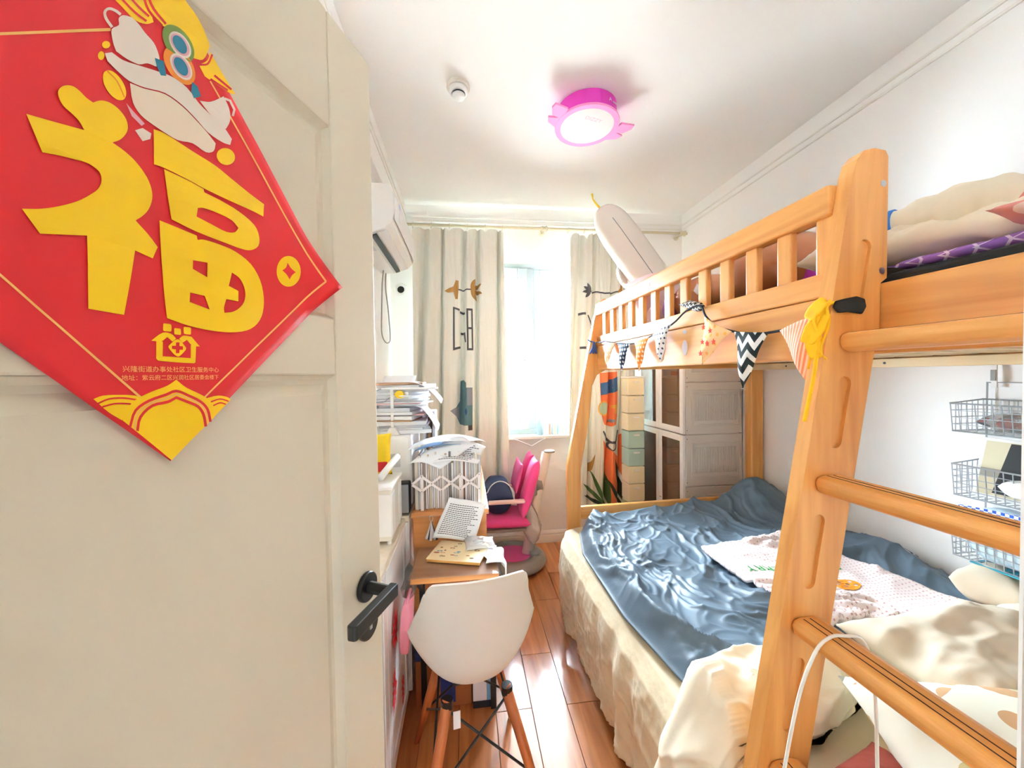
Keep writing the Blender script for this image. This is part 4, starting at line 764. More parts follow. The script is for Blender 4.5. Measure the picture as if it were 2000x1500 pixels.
c = tag(G().tube(smoothpts([Vector((-0.36, 1.40, 1.075)), Vector((-0.345, 1.375, 1.07)), Vector((-0.35, 1.37, 1.0)), Vector((-0.34, 1.372, 0.93))]), [0.012]*15+[0.009]*4, 8).mk('pink_ribbon', 'pink cord', None, smooth=True), 'pale pink ribbon hanging over the rim of the ivory bin', 'ribbon')

# printer with papers on it
t = thing('printer', 'white printer with dark grey paper tray on the cabinet', 'printer', (-0.40, 1.88, 0.846))
G().box(-0.155, 0.150, -0.155, 0.17, 0.02, 0.342).mk('body', 'white gloss', t, bevel=0.014, seg=3)
G().box(-0.15, 0.145, -0.215, -0.156, 0.008, 0.14).mk('tray', 'black metal', t, bevel=0.006)
G().box(0.085, 0.142, -0.219, -0.2155, 0.012, 0.136).mk('tray_side', 'grey plastic', t, bevel=0.003)
G().box(-0.10, 0.10, -0.157, -0.1552, 0.20, 0.26).mk('slot', 'paper grey', t)
for x in (-0.12, 0.12): G().box(x-0.015, x+0.015, -0.12, 0.14, 0, 0.02).mk('foot', 'grey plastic', t)
# paper pile
mat('paper pink', (240, 200, 198), 0.8); mat('paper blue', (150, 176, 206), 0.8); mat('brown cover', (180, 140, 110), 0.8)
rnd = random.Random(11); z = 1.1885; n = 0
PM = ['paper white', 'paper white', 'paper grey', 'paper white', 'brown cover', 'paper white', 'paper pink', 'paper white', 'paper grey', 'paper white', 'paper white', 'paper pink', 'paper white', 'paper white', 'paper white']
while z < 1.418:
    th = rnd.choice((0.006, 0.010, 0.014, 0.018)); w, d = 0.21+0.02*rnd.random(), 0.26; a = rnd.uniform(-0.3, 0.25); cx = -0.325+rnd.uniform(-0.02, 0.04); cy = 1.89+rnd.uniform(-0.02, 0.02)
    g = G(); top_pts = [(-w/2, -d/2), (w/2, -d/2), (w/2, d/2), (-w/2, d/2)]
    def gg(i, j, w=w, d=d, s=rnd.random()*9): return (w*(i-0.5), d*(j-0.5), 0.004*fbm(i*2+s, j*2)*abs(i-0.5)*2*(1 if z > 1.195 else 0))
    for zz in (0, th):
        g.grid(lambda i, j, zz=zz: (w*(i-0.5), d*(j-0.5), zz+(0.003*math.sin(5*i+n))*abs(2*i-1)**2), 8, 6)
    o = G().box(-w/2, w/2, -d/2, d/2, 0, th-0.0006).mk('paper_bundle', PM[n % len(PM)], None, bevel=0.0015, seg=1, loc=(cx, cy, z)); o.rotation_euler = (0, 0, a)
    tag(o, '%s bundle in the paper pile on the printer, %s from the bottom' % (PM[n % len(PM)].replace('paper ', '').replace(' cover', ''), ORD[n]), 'paper', 'paper bundles piled on the printer'); z += th; n += 1
ztop = z
g = G().grid(lambda i, j: (-0.09+0.15*i, 0.10*(j-0.5), 0.004+0.028*(1-math.cos(math.pi*min(1, j*1.1)))/2), 8, 10)
tag(g.mk('curled_sheet', 'paper white', None, smooth=True, solid=0.0012, loc=(-0.30, 1.84, ztop)), 'curled white sheet on top of the paper pile', 'paper')
def droop(x0, y0, w, d, z0, drop, name, label, m='paper white', rz=0.0):
    o = G().grid(lambda i, j: (w*i, d*(j-0.5)+0.01*math.sin(3*i), -drop*i**2.2+0.006*math.sin(6*j+2*i)*i), 14, 8).mk(name, m, None, smooth=True, solid=0.0012, loc=(x0, y0, z0)); o.rotation_euler = (0, 0, rz)
    return tag(o, label, 'paper')
droop(-0.27, 1.84, 0.15, 0.22, ztop-0.030+0.034, 0.10, 'drooping_sheet', 'white sheet drooping over the right side of the paper pile near the top')
droop(-0.25, 1.80, 0.115, 0.20, 1.3235, 0.12, 'drooping_sheet', 'crumpled white sheet bending down halfway up the paper pile', 'paper grey')
for k, (x, y, h, m, lb) in enumerate(((-0.212, 1.80, 0.235, 'paper white', 'white booklet standing upright beside the printer, first from the curtain side'), (-0.188, 1.83, 0.20, 'brown cover', 'thin brown booklet standing upright next to the printer'), (-0.165, 1.81, 0.215, 'paper grey', 'grey booklet standing upright next to the book rack'))):
    o = G().box(-0.007, 0.007, -0.07, 0.07, 0, h).mk('booklet', m, None, bevel=0.002, seg=1, loc=(x, y+0.16, 0.8665)); tag(o, lb, 'booklet', 'booklets beside the printer')
    o.scale = (1, 1, 1.9)
# slim lamp in front of the pile
t = thing('desk_lamp', 'slim white desk lamp with a bar shaped head in front of the paper pile', 'lamp', (-0.335, 1.745, 1.1885))
G().prism([(-0.035, 0), (0.035, 0), (0.012, 0.035), (-0.012, 0.035)], 'y', -0.015, 0.03).mk('base', 'white plastic', t, bevel=0.004)
G().box(-0.007, 0.007, -0.004, 0.004, 0.03, 0.205).mk('pole', 'white plastic', t, bevel=0.002)
G().box(-0.045, 0.205, -0.008, 0.008, 0.205, 0.215).mk('head', 'white plastic', t, bevel=0.003)
G().tube(smoothpts([Vector((-0.045, 0, 0.21)), Vector((-0.085, 0, 0.19)), Vector((-0.085, 0, 0.155)), Vector((-0.04, 0, 0.15)), Vector((-0.008, 0, 0.17))]), 0.0018, 6).mk('wire', 'grey plastic', t)
for (x, y, zz, rx, m, lb) in ((-0.268, 1.735, 1.275, 0.012, 'yellow pack', 'small yellow and red toy tucked in the paper pile'), (-0.222, 1.735, 1.20, 0.010, 'red pack', 'small round red magnet on the paper pile')):
    pass
tag(cushion(G(), (-0.30, 1.742, 1.372), (0.045, 0.02, 0.035), (0, 0, 0), 0.003, 40, 2, 14, 12).mk('toy', 'yellow pack', None, smooth=True, weld=0.0003), 'small yellow toy tucked under the lamp head', 'toy')

# ------------------------------------------------------------------ wooden desk with a scissor book rack
t = thing('desk', 'honey wood desk holding the row of books', 'desk', (-0.075, 2.05, 0))
G().box(-0.172, 0.165, -0.405, 0.40, 0.838, 0.862).mk('desktop', 'desk wood', t, bevel=0.003)
G().box(-0.165, 0.155, -0.392, -0.374, 0.55, 0.837).mk('front_panel', 'desk wood', t, bevel=0.002)
for x in (-0.155, 0.13): 
    for y in (-0.37, 0.35): G().box(x-0.015, x+0.02, y, y+0.04, 0, 0.837).mk('leg', 'desk wood', t, bevel=0.002)
G().box(-0.15, 0.165, -0.4065, -0.4052, 0.842, 0.846).mk('edge_band', 'brown cover', t)
mat('tassel', (216, 210, 212), 0.7)
tk = thing('tassel_keyring', 'white tassel keyring hanging below the desk edge', 'keyring', (-0.16, 1.636, 0.72))
G().tube([(0.007*math.cos(2*math.pi*k/14), 0, 0.117+0.012*math.sin(2*math.pi*k/14)) for k in range(14)], 0.0015, 6, True).mk('ring', 'steel', tk)
for k in range(6): G().tube([(0, 0, 0.105), (-0.022+0.0088*k, 0.002*(k % 2), 0.03-0.004*(k % 3))], [0.002, 0.006], 6).mk('strand', ('tassel', 'ink', 'tassel', 'paper grey')[k % 4], tk)
cols = [(220, 212, 200), (190, 172, 152), (230, 226, 222), (160, 146, 138), (196, 166, 130), (130, 126, 126), (224, 214, 196), (204, 160, 124), (84, 92, 98), (228, 224, 220), (170, 152, 120), (150, 100, 84)]
BM = [mat('book %d' % i, c, 0.8) for i, c in enumerate(cols)]
rnd = random.Random(5); x = -0.232; i = 0
while x < 0.048:
    w = rnd.choice((0.006, 0.008, 0.010, 0.012, 0.015)); h = 0.205+0.05*rnd.random(); y0 = 1.672+0.012*rnd.random(); tilt = 0.0 if x < -0.03 else 0.0
    cname = ('off-white', 'beige', 'white', 'grey-beige', 'tan', 'grey', 'cream', 'peach', 'slate', 'white', 'khaki', 'rose brown'); ci = (i*5+rnd.randrange(4)) % len(BM)
    o = thing('exercise_book', 'thin %s book, %s from the left in the scissor rack' % (cname[ci], ORD[i]), 'book', (x+w/2, y0+0.085, 0.8622), 0, 'books in the scissor rack')
    G().box(-w/2+0.0003, w/2-0.0003, -0.085, 0.085, 0.0005, h).mk('cover', BM[ci], o, bevel=0.0008, seg=1)
    if i % 3: G().box(-w/2+0.0016, w/2-0.0016, -0.0858, -0.0850, 0.004, h-0.004).mk('pages', 'paper grey' if i % 2 else 'paper white', o)
    x += w; i += 1
mat('rack white', (238, 228, 226), 0.45)
t = thing('book_rack', 'white folding scissor lattice rack in front of the books', 'book rack', (-0.096, 1.664, 0.8622))
def strip(g, a, b, w, y0, y1):
    a, b = Vector(a), Vector(b); d = (b-a).normalized(); n = Vector((-d.y, d.x))*w/2
    return g.prism([tuple(a+n), tuple(a-n), tuple(b-n), tuple(b+n)], 'y', y0, y1)
xs = [-0.145, -0.104, -0.062, -0.020, 0.021, 0.063, 0.104, 0.146]
zz = [0.119, 0.152, 0.119, 0.152, 0.119, 0.152, 0.119, 0.152]; z2_ = [0.119, 0.088, 0.119, 0.088, 0.119, 0.088, 0.119, 0.088]
for k in range(7):
    strip(G(), (xs[k], zz[k]), (xs[k+1], zz[k+1]), 0.011, -0.004, -0.001).mk('lattice_strip', 'rack white', t, bevel=0.001, seg=1)
    strip(G(), (xs[k], z2_[k]), (xs[k+1], z2_[k+1]), 0.011, -0.0075, -0.0045).mk('lattice_strip', 'rack white', t, bevel=0.001, seg=1)
for k in (1, 5, 7): G().box(xs[k]-0.007, xs[k]+0.007, -0.0005, 0.0025, 0.0, 0.158).mk('upright', 'rack white', t, bevel=0.001, seg=1)
for k in range(8):
    for q in {zz[k], z2_[k]}: G().cyl((xs[k], -0.0078, q), (xs[k], -0.0088, q), 0.002, n=8).mk('rivet', 'dark print', t)
# papers lying over the books
def loose(P, bend, name, label, m='paper white', z=0.0, lines=0):
    A, B, C, D = [Vector(p) for p in P]
    def fn(i, j):
        v = (A*(1-i)+B*i)*(1-j)+(D*(1-i)+C*i)*j; v.z += bend*math.sin(math.pi*i)*(0.5+j)+0.004*math.sin(5*j+4*i); return v
    o = thing(name, label, 'paper'); o.location = A
    s = G().grid(lambda i, j: fn(i, j)-A, 16, 14).mk('sheet', m, o, smooth=True, solid=0.0010)
    n = ((B-A).cross(D-A)).normalized(); n = n if n.z > 0 or abs(n.z) < 0.5 and n.y < 0 else -n
    rd = random.Random(3)
    if lines:
        gg = G()
        for k in range(lines):
            j = 0.10+0.8*k/lines; a, b = 0.08, 0.08+0.84*(0.75+0.25*rd.random())
            for q in range(12):
                i0, i1 = a+(b-a)*q/12, a+(b-a)*(q+0.82)/12
                vs = [fn(i0, j)+n*0.0012-A, fn(i1, j)+n*0.0012-A, fn(i1, j+0.35*0.8/lines)+n*0.0012-A, fn(i0, j+0.35*0.8/lines)+n*0.0012-A]
                gg.add(vs, [(0, 1, 2, 3)])
        gg.mk('print_lines', 'ink', o)
    return o
loose(((-0.25, 1.66, 1.075), (-0.12, 1.645, 1.05), (0.03, 1.70, 1.135), (-0.10, 1.78, 1.155)), 0.020, 'loose_sheet', 'white sheet bent over the left end of the books')
loose(((-0.15, 1.652, 1.075), (0.045, 1.652, 1.065), (0.085, 1.74, 1.118), (-0.08, 1.76, 1.13)), 0.012, 'printed_sheet', 'printed sheet with small lines lying on the right end of the books', lines=9)
loose(((-0.235, 1.70, 1.118), (-0.03, 1.70, 1.145), (0.05, 1.80, 1.150), (-0.20, 1.82, 1.128)), 0.012, 'blue_folder', 'blue grey folder between the sheets on the books', 'paper blue')
loose(((-0.26, 1.69, 1.128), (-0.02, 1.69, 1.163), (0.085, 1.79, 1.135), (-0.22, 1.83, 1.150)), 0.018, 'loose_sheet', 'large white sheet on top of the blue folder')

# ------------------------------------------------------------------ small table with clear plastic cover
clear = film('clear plastic', (226, 230, 232), 0.09, 0.15, 0.35)
t = thing('small_table', 'small wooden table with black legs in front of the desk', 'table', (-0.05, 1.50, 0))
G().box(-0.165, 0.16, -0.125, 0.125, 0.694, 0.716).mk('tabletop', 'desk wood', t, bevel=0.004)
for x in (-0.15, 0.145):
    G().box(x-0.012, x+0.012, 0.095, 0.119, 0, 0.694).mk('leg', 'black metal', t, bevel=0.002)
    G().prism([(-0.10, 0.693), (0.094, 0.693), (0.094, 0.55), (0.084, 0.55)], 'x', x-0.006, x+0.006).mk('bracket', 'black metal', t)
def cover(i, j):
    P = [(0.168, 0.64), (0.170, 0.70), (0.160, 0.7175), (0.05, 0.7180), (-0.08, 0.7180), (-0.155, 0.7185), (-0.185, 0.715), (-0.198, 0.690), (-0.190, 0.660), (-0.165, 0.650), (-0.150, 0.665), (-0.155, 0.685)]
    s = i*(len(P)-1); k = min(int(s), len(P)-2); f = s-k
    x = P[k][0]*(1-f)+P[k+1][0]*f; z = P[k][1]*(1-f)+P[k+1][1]*f
    return (x-0.05+0.004*math.sin(9*j)*(i > 0.6), 1.368+0.262*j, z+0.003*math.sin(11*j+6*i)*(1 if i > 0.5 else 0))
tag(G().grid(cover, 44, 14).mk('plastic_cover', clear, None, smooth=True), 'clear plastic sheet over the small table, its left edge rolled under', 'table cover')
t = thing('notebook', 'cream notebook with small coloured doodles on the cover lying on the small table', 'notebook', (-0.04, 1.535, 0.7215), math.radians(-17))
mat('notebook cover', (240, 218, 172), 0.7); mat('notebook edge', (228, 170, 90), 0.7)
G().box(-0.108, 0.108, -0.083, 0.083, 0, 0.011).mk('pages', 'notebook edge', t, bevel=0.002, seg=1)
G().box(-0.11, 0.11, -0.085, 0.085, 0.0112, 0.0135).mk('front_cover', 'notebook cover', t, bevel=0.001, seg=1)
rnd = random.Random(4); mat('doodle brown', (150, 110, 80), 0.8); mat('doodle blue', (110, 150, 180), 0.8); mat('doodle red', (190, 110, 90), 0.8)
for k in range(22):
    x, y = rnd.uniform(-0.09, 0.09), rnd.uniform(-0.068, 0.068); a, b = rnd.uniform(0.004, 0.013), rnd.uniform(0.003, 0.007)
    pts = [(x+a*math.cos(2*math.pi*q/10), y+b*math.sin(2*math.pi*q/10)) for q in range(10)]; hl = [(x+0.5*a*math.cos(2*math.pi*q/8), y+0.5*b*math.sin(2*math.pi*q/8)) for q in range(8)]
    flat([pts, hl] if k % 2 else [pts], lambda u, v: (u, v, 0.0139), 'doodle_print', ('doodle brown', 'doodle blue', 'doodle red')[k % 3], t)
loose(((-0.155, 1.618, 0.760), (0.022, 1.612, 0.732), (0.079, 1.628, 0.885), (-0.080, 1.634, 0.930)), 0.0, 'printed_letter', 'printed letter sheet propped upright against the desk front', lines=17)
bagm = film('bag film', (236, 238, 242), 0.62, 0.25, 0.4)
tag(cushion(G(), (0.045, 1.575, 0.742), (0.13, 0.10, 0.032), (0, 0, 0.1), 0.008, 20, 3, 24, 24).mk('plastic_bag', bagm, None, smooth=True, weld=0.0003), 'crumpled white plastic bag beside the notebook on the small table', 'plastic bag')
t = thing('white_cloth', 'white folded cloth hanging over the right edge of the small table', 'cloth', (0.118, 1.49, 0.7195))
G().grid(lambda i, j: (-0.055+0.075*min(1, i*1.3)+0.006*math.sin(8*j), 0.13*(j-0.5)*(1+0.1*i), 0.010+0.004*math.sin(9*j+i*4)-0.19*max(0, i-0.66)**1.3), 24, 18).mk('cloth', 'paper white', t, smooth=True, solid=0.003)
tag(G().tube(smoothpts([Vector((-0.13, 1.595, 0.722)), Vector((-0.105, 1.60, 0.732)), Vector((-0.08, 1.598, 0.722)), Vector((-0.06, 1.60, 0.730)), Vector((-0.04, 1.605, 0.721))]), 0.003, 6).mk('hair_band', 'cord black', None, smooth=True), 'dark hair band lying by the propped letter', 'hair band')
mat('pink fabric', (238, 150, 170), 0.85, bump=0.1)
t = thing('pink_bag', 'pink cloth bag hanging on the left of the small table', 'bag', (-0.232, 1.40, 0.46))
cushion(G(), (0, 0, 0.085), (0.035, 0.13, 0.19), (0, 0.05, 0), 0.008, 14, 3, 18, 18, p=5, q=0.3).mk('body', 'pink fabric', t, smooth=True, weld=0.0003)
G().tube(smoothpts([Vector((0.0, -0.04, 0.14)), Vector((0.01, -0.03, 0.19)), Vector((0.01, 0.03, 0.19)), Vector((0, 0.04, 0.14))]), 0.005, 8).mk('handle', 'pink fabric', t, smooth=True)
# boxes on the floor under the desk
mat('cardboard', (176, 104, 56), 0.85, var=0.08); mat('blue tape band', (40, 56, 120), 0.5)
t = thing('cardboard_box', 'brown cardboard box with dark blue bands on the floor under the desk', 'box', (-0.115, 1.80, 0))
G().box(-0.125, 0.115, -0.165, 0.165, 0.0, 0.40).mk('carton', 'cardboard', t, bevel=0.003)
G().box(-0.1265, 0.1165, -0.1668, 0.1668, 0.215, 0.275).mk('blue_band', 'blue tape band', t); G().box(-0.02, 0.045, -0.1672, -0.1652, 0.02, 0.215).mk('blue_band', 'blue tape band', t)
t = thing('storage_box', 'white and light blue flat box standing on the floor beside the cardboard box', 'box', (0.048, 1.76, 0))
mat('light blue', (120, 176, 214), 0.5)
G().box(-0.042, 0.018, -0.15, 0.14, 0.03, 0.36).mk('white_side', 'white gloss', t, bevel=0.002)
G().box(0.0185, 0.038, -0.15, 0.14, 0.03, 0.36).mk('blue_side', 'light blue', t, bevel=0.002)
G().box(-0.042, 0.038, -0.152, 0.142, 0.0, 0.0295).mk('base', 'cord black', t, bevel=0.002)

# ------------------------------------------------------------------ white shell chair seen from behind
ch = thing('shell_chair', 'white moulded shell chair with splayed wooden legs, its back to the door', 'chair', (0.004, 1.325, 0), math.radians(9))
mat('shell plastic', (226, 220, 210), 0.42, var=0.03, vscale=14)
PR_ = [(0.235, 0.432, 0.165), (0.215, 0.447, 0.185), (0.15, 0.442, 0.205), (0.05, 0.432, 0.216), (-0.05, 0.428, 0.220), (-0.105, 0.441, 0.224), (-0.135, 0.480, 0.227), (-0.146, 0.54, 0.224), (-0.156, 0.62, 0.211), (-0.170, 0.70, 0.190), (-0.186, 0.77, 0.177), (-0.196, 0.812, 0.166), (-0.202, 0.828, 0.152)]
def shell(i, j):
    s = j*(len(PR_)-1); k = min(int(s), len(PR_)-2); f = s-k; f = f
    def cr_(q): 
        p0, p1, p2, p3 = PR_[max(k-1, 0)][q], PR_[k][q], PR_[k+1][q], PR_[min(k+2, len(PR_)-1)][q]
        return 0.5*(2*p1+(p2-p0)*f+(2*p0-5*p1+4*p2-p3)*f*f+(3*p1-p0-3*p2+p3)*f**3)
    y, z, w = cr_(0), cr_(1), cr_(2); u = i*2-1
    def tab(T):
        k2 = min(int(s), 11); return T[k2]*(1-(s-k2))+T[k2+1]*(s-k2)
    up = tab((0.015, 0.03, 0.06, 0.10, 0.145, 0.170, 0.135, 0.075, 0.035, 0.015, 0.004, 0.0, 0.0)); fwdy = tab((0, 0, 0, 0.01, 0.03, 0.06, 0.09, 0.10, 0.092, 0.075, 0.055, 0.045, 0.04))
    a = abs(u)**2.4
    return (w*(u-0.04*u**3), y+fwdy*a, z+up*a-(0.012*u**4 if s > 10 else 0))
o = G().grid(shell, 40, 60).mk('shell', 'shell plastic', ch, smooth=True, solid=0.007)
q = o.modifiers.new('edge', 'BEVEL'); q.width = 0.002; q.segments = 2
legs = (((-0.098, -0.095, 0.395), (-0.20, -0.215, 0.0)), ((0.098, -0.095, 0.395), (0.20, -0.215, 0.0)), ((-0.098, 0.115, 0.395), (-0.195, 0.20, 0.0)), ((0.098, 0.115, 0.395), (0.195, 0.20, 0.0)))
for a, b in legs: G().tube([a, (Vector(a)*0.5+Vector(b)*0.5), b], [0.0185, 0.017, 0.011], 12).mk('leg', 'leg wood', ch, smooth=True)
G().box(-0.075, 0.075, -0.055, 0.09, 0.398, 0.408).mk('seat_bracket', 'black metal', ch, bevel=0.004)
def at(L, t): return Vector(L[0])*(1-t)+Vector(L[1])*t
for (a, b) in ((0, 1), (1, 0), (1, 3), (3, 1), (0, 2), (2, 0), (2, 3), (3, 2)): G().cyl(at(legs[a], 0.06), at(legs[b], 0.62), 0.0042, n=8).mk('wire_brace', 'black metal', ch)
for L in legs:
    p = at(L, 0.03); G().cyl(p+Vector((0, 0, 0.016)), p-Vector((0, 0, 0.012)), 0.0195, n=12).mk('leg_collar', 'black metal', ch)
G().box(-0.085, -0.062, -0.1325, -0.1305, 0.325, 0.382).mk('care_label', 'paper white', ch)

# ------------------------------------------------------------------ pink study chair by the window
pc = thing('study_chair', 'pink child study chair with double backrest on a round grey base by the window', 'chair', (0.34, 2.80, 0))
mat('hot pink', (236, 74, 150), 0.75, bump=0.08, bscale=60, sheen=0.2); mat('grey base', (156, 150, 142), 0.35); mat('post plastic', (224, 214, 202), 0.35); mat('pink plate', (226, 90, 160), 0.4)
G().lathe([(0.0, 0.03), (0.215, 0.03), (0.235, 0.036), (0.243, 0.055), (0.236, 0.08), (0.205, 0.104), (0.17, 0.112), (0.155, 0.10), (0.0, 0.098)], (0, 0, 0), 48).mk('base', 'grey base', pc, smooth=True)
G().lathe([(0.0, 0.1015), (0.13, 0.1015), (0.135, 0.1005), (0.137, 0.0985)], (-0.01, -0.01, 0), 40).mk('footrest', 'pink plate', pc, smooth=True)
for k in range(5):
    a = math.radians(20+72*k); G().cyl((0.195*math.cos(a)-0.008, 0.195*math.sin(a), 0.02), (0.195*math.cos(a)+0.008, 0.195*math.sin(a), 0.02), 0.02, n=14).mk('castor', 'dark print', pc)
G().tube([(0.10, -0.01, 0.09), (0.135, 0, 0.30), (0.262, 0, 0.855)], [0.042, 0.040, 0.036], 24).mk('post', 'post plastic', pc, smooth=True)
G().lathe([(0.0, 0.862), (0.04, 0.858), (0.043, 0.866), (0.04, 0.872), (0.02, 0.874), (0.018, 0.870), (0.0, 0.870)], (0.285, 0, 0), 24).mk('post_cap', 'grey base', pc, smooth=True)
G().cyl((0.15, -0.06, 0.10), (0.15, -0.06, 0.125), 0.04, n=24).mk('pedal', 'grey plastic', pc, bevel=0.004)
cushion(G(), (-0.075, 0, 0.385), (0.36, 0.36, 0.085), (0, 0.03, 0), 0.003, 9, 1, p=4, q=0.4).mk('seat', 'hot pink', pc, smooth=True, weld=0.0003)
G().box(-0.23, 0.09, -0.14, 0.14, 0.318, 0.338).mk('seat_pan', 'grey base', pc, bevel=0.008)
G().box(-0.02, 0.135, -0.03, 0.03, 0.285, 0.318).mk('seat_arm', 'grey base', pc, bevel=0.006)
for y in (-0.105, 0.105): cushion(G(), (0.105, y, 0.635), (0.43, 0.17, 0.085), (0.0, math.radians(-74), 0.0), 0.003, 9, 2, p=3.2, q=0.45).mk('backrest_pad', 'hot pink', pc, smooth=True, weld=0.0003)
cushion(G(), (0.03, 0.0, 0.70), (0.22, 0.30, 0.04), (0.0, math.radians(-76), 0.0), 0.003, 9, 2, p=3.2, q=0.45).mk('head_pad', 'pink plate', pc, smooth=True, weld=0.0003)
G().box(0.115, 0.165, -0.12, 0.12, 0.565, 0.655).mk('back_bracket', 'grey plastic', pc, bevel=0.01, seg=3)
G().tube([(0.16, 0, 0.61), (0.22, 0, 0.62)], 0.05, 20).mk('clamp', 'grey plastic', pc, smooth=True)
for y in (-0.19, 0.19):
    G().box(-0.20, 0.06, y-0.022, y+0.022, 0.545, 0.568).mk('armrest', 'pink cloth', pc, bevel=0.009, seg=3)
    G().tube([(0.04, y, 0.548), (0.08, y*0.8, 0.55), (0.115, y*0.6, 0.60)], 0.012, 8).mk('armrest_bar', 'grey plastic', pc, smooth=True)
mat('navy bag', (34, 52, 92), 0.6, bump=0.15); mat('dark navy', (24, 34, 44), 0.7)
bg_ = thing('navy_bag', 'navy blue bag with white piping sitting on the pink chair', 'bag', (0.24, 2.80, 0.428))
cushion(G(), (-0.02, 0, 0.13), (0.21, 0.30, 0.27), (0, 0, 0), 0.008, 9, 4, p=3).mk('body', 'navy bag', bg_, smooth=True, weld=0.0003)
G().tube([(0.10*math.cos(a)-0.01, -0.125, 0.13+0.13*math.sin(a)) for a in [math.pi*k/16 for k in range(17)]], 0.004, 6).mk('piping', 'white cord', bg_)
hb = thing('hanging_plastic_bag', 'translucent white plastic bag hanging on the pink chair post', 'plastic bag', (0.475, 2.705, 0.10))
bl = film('bag film thin', (252, 250, 250), 0.38, 0.25, 0.4)
def bagf(i, j):
    a = 2*math.pi*i; r = (0.010, 0.022, 0.045, 0.058, 0.066, 0.062, 0.045, 0.0); s = j*7; k = min(int(s), 6); f = s-k; R = r[k]*(1-f)+r[k+1]*f
    R *= 1+0.18*fbm(math.cos(a)*1.5, math.sin(a)*1.5, j*4)+0.05*math.sin(7*a)*(1-j)
    return (R*math.cos(a)-0.025*(1-j), R*0.75*math.sin(a), 0.43-0.34*j)
G().grid(bagf, 40, 36, True).mk('bag', bl, hb, smooth=True)
G().tube(smoothpts([Vector((-0.025, 0, 0.42)), Vector((-0.03, 0.02, 0.48)), Vector((-0.01, 0.05, 0.50))]), 0.004, 6).mk('handle', 'paper white', hb)
# ------------------------------------------------------------------ window, sill, outside
w = sempty('window_1', (0, 0, 0))
mat('window frame', (192, 205, 210), 0.35); glass = film('window glass', (250, 252, 252), 0.02, 0.02, 0.5); mat('seal', (110, 120, 126), 0.6)
def frame(g, x0, x1, z0, z1, t, y0, y1):
    return g.box(x0, x0+t, y0, y1, z0, z1).box(x1-t, x1, y0, y1, z0, z1).box(x0+t, x1-t, y0, y1, z0, z0+t).box(x0+t, x1-t, y0, y1, z1-t, z1)
frame(G(), WX0, WX1, WZ0, WZ1, 0.04, 3.175, 3.245).mk('window_frame', 'window frame', w, bevel=0.004)
G().box(0.535, 0.585, 3.170, 3.247, WZ0+0.04, WZ1-0.04).mk('mullion', 'window frame', w, bevel=0.004)
s1 = frame(G(), -0.21, 0.533, WZ0+0.042, WZ1-0.042, 0.085, 3.140, 3.197).mk('window_sash', 'window frame', w, bevel=0.006)
frame(G(), -0.13, 0.453, WZ0+0.122, WZ1-0.122, 0.006, 3.142, 3.185).mk('gasket', 'seal', s1)
G().box(-0.125, 0.448, 3.167, 3.171, WZ0+0.127, WZ1-0.127).mk('pane', glass, s1)
G().cyl((0.49, 3.140, 1.585), (0.49, 3.105, 1.585), 0.011).tube([(0.50, 3.105, 1.587), (0.40, 3.102, 1.575)], 0.009, 10).mk('window_handle', 'steel', s1, smooth=True)
s2 = frame(G(), 0.588, 1.308, WZ0+0.042, WZ1-0.042, 0.05, 3.185, 3.235).mk('window_sash', 'window frame', w, bevel=0.006)
G().box(0.638, 1.258, 3.207, 3.211, WZ0+0.092, WZ1-0.092).mk('pane', glass, s2)
G().tube([(0.60, 3.165, 2.05), (0.635, 3.155, 1.70), (0.60, 3.155, 1.70)], 0.006, 6).mk('stay_rod', 'window frame', s2)
mat('sill stone', (232, 230, 226), 0.4)
struct(G().box(WX0-0.04, WX1+0.04, YB-0.105, YB+0.014, WZ0-0.03, WZ0).mk('window_sill', 'sill stone', bevel=0.006))
tag(G().tube([(0.39, 3.048, 0.925), (0.53, 3.045, 0.862), (0.65, 3.048, 0.925)], 0.006, 6).mk('white_ribbon', 'paper white', None), 'white ribbon hanging in a V below the window sill', 'ribbon')
t = thing('spray_bottle', 'small pale blue bottle on the window sill', 'bottle', (0.615, 3.108, WZ0))
mat('bottle blue', (170, 200, 214), 0.3); mat('teal plastic', (60, 160, 180), 0.4)
G().lathe([(0, 0), (0.026, 0), (0.028, 0.01), (0.028, 0.09), (0.012, 0.115), (0.012, 0.13), (0, 0.13)], n=20).mk('body', 'bottle blue', t, smooth=True); G().cyl((0, 0, 0.13), (0, 0, 0.155), 0.014).mk('cap', 'white plastic', t)
tc_ = [(230, 180, 160), (170, 200, 210), (240, 214, 170), (150, 190, 210), (214, 224, 226)]
for k in range(9):
    m = mat('marker %d' % (k % 5), tc_[k % 5], 0.5); o = thing('marker_pen', 'pastel marker pen on the window sill, %s from the left' % ORD[k], 'pen', (0.70+0.024*k, 3.108, WZ0), 0, 'marker pens on the window sill')
    G().cyl((0, 0, 0), (0, 0, 0.09), 0.0105, n=12).mk('barrel', m, o); G().cyl((0, 0, 0.0902), (0, 0, 0.115), 0.0085, n=12).mk('cap', 'white plastic', o)
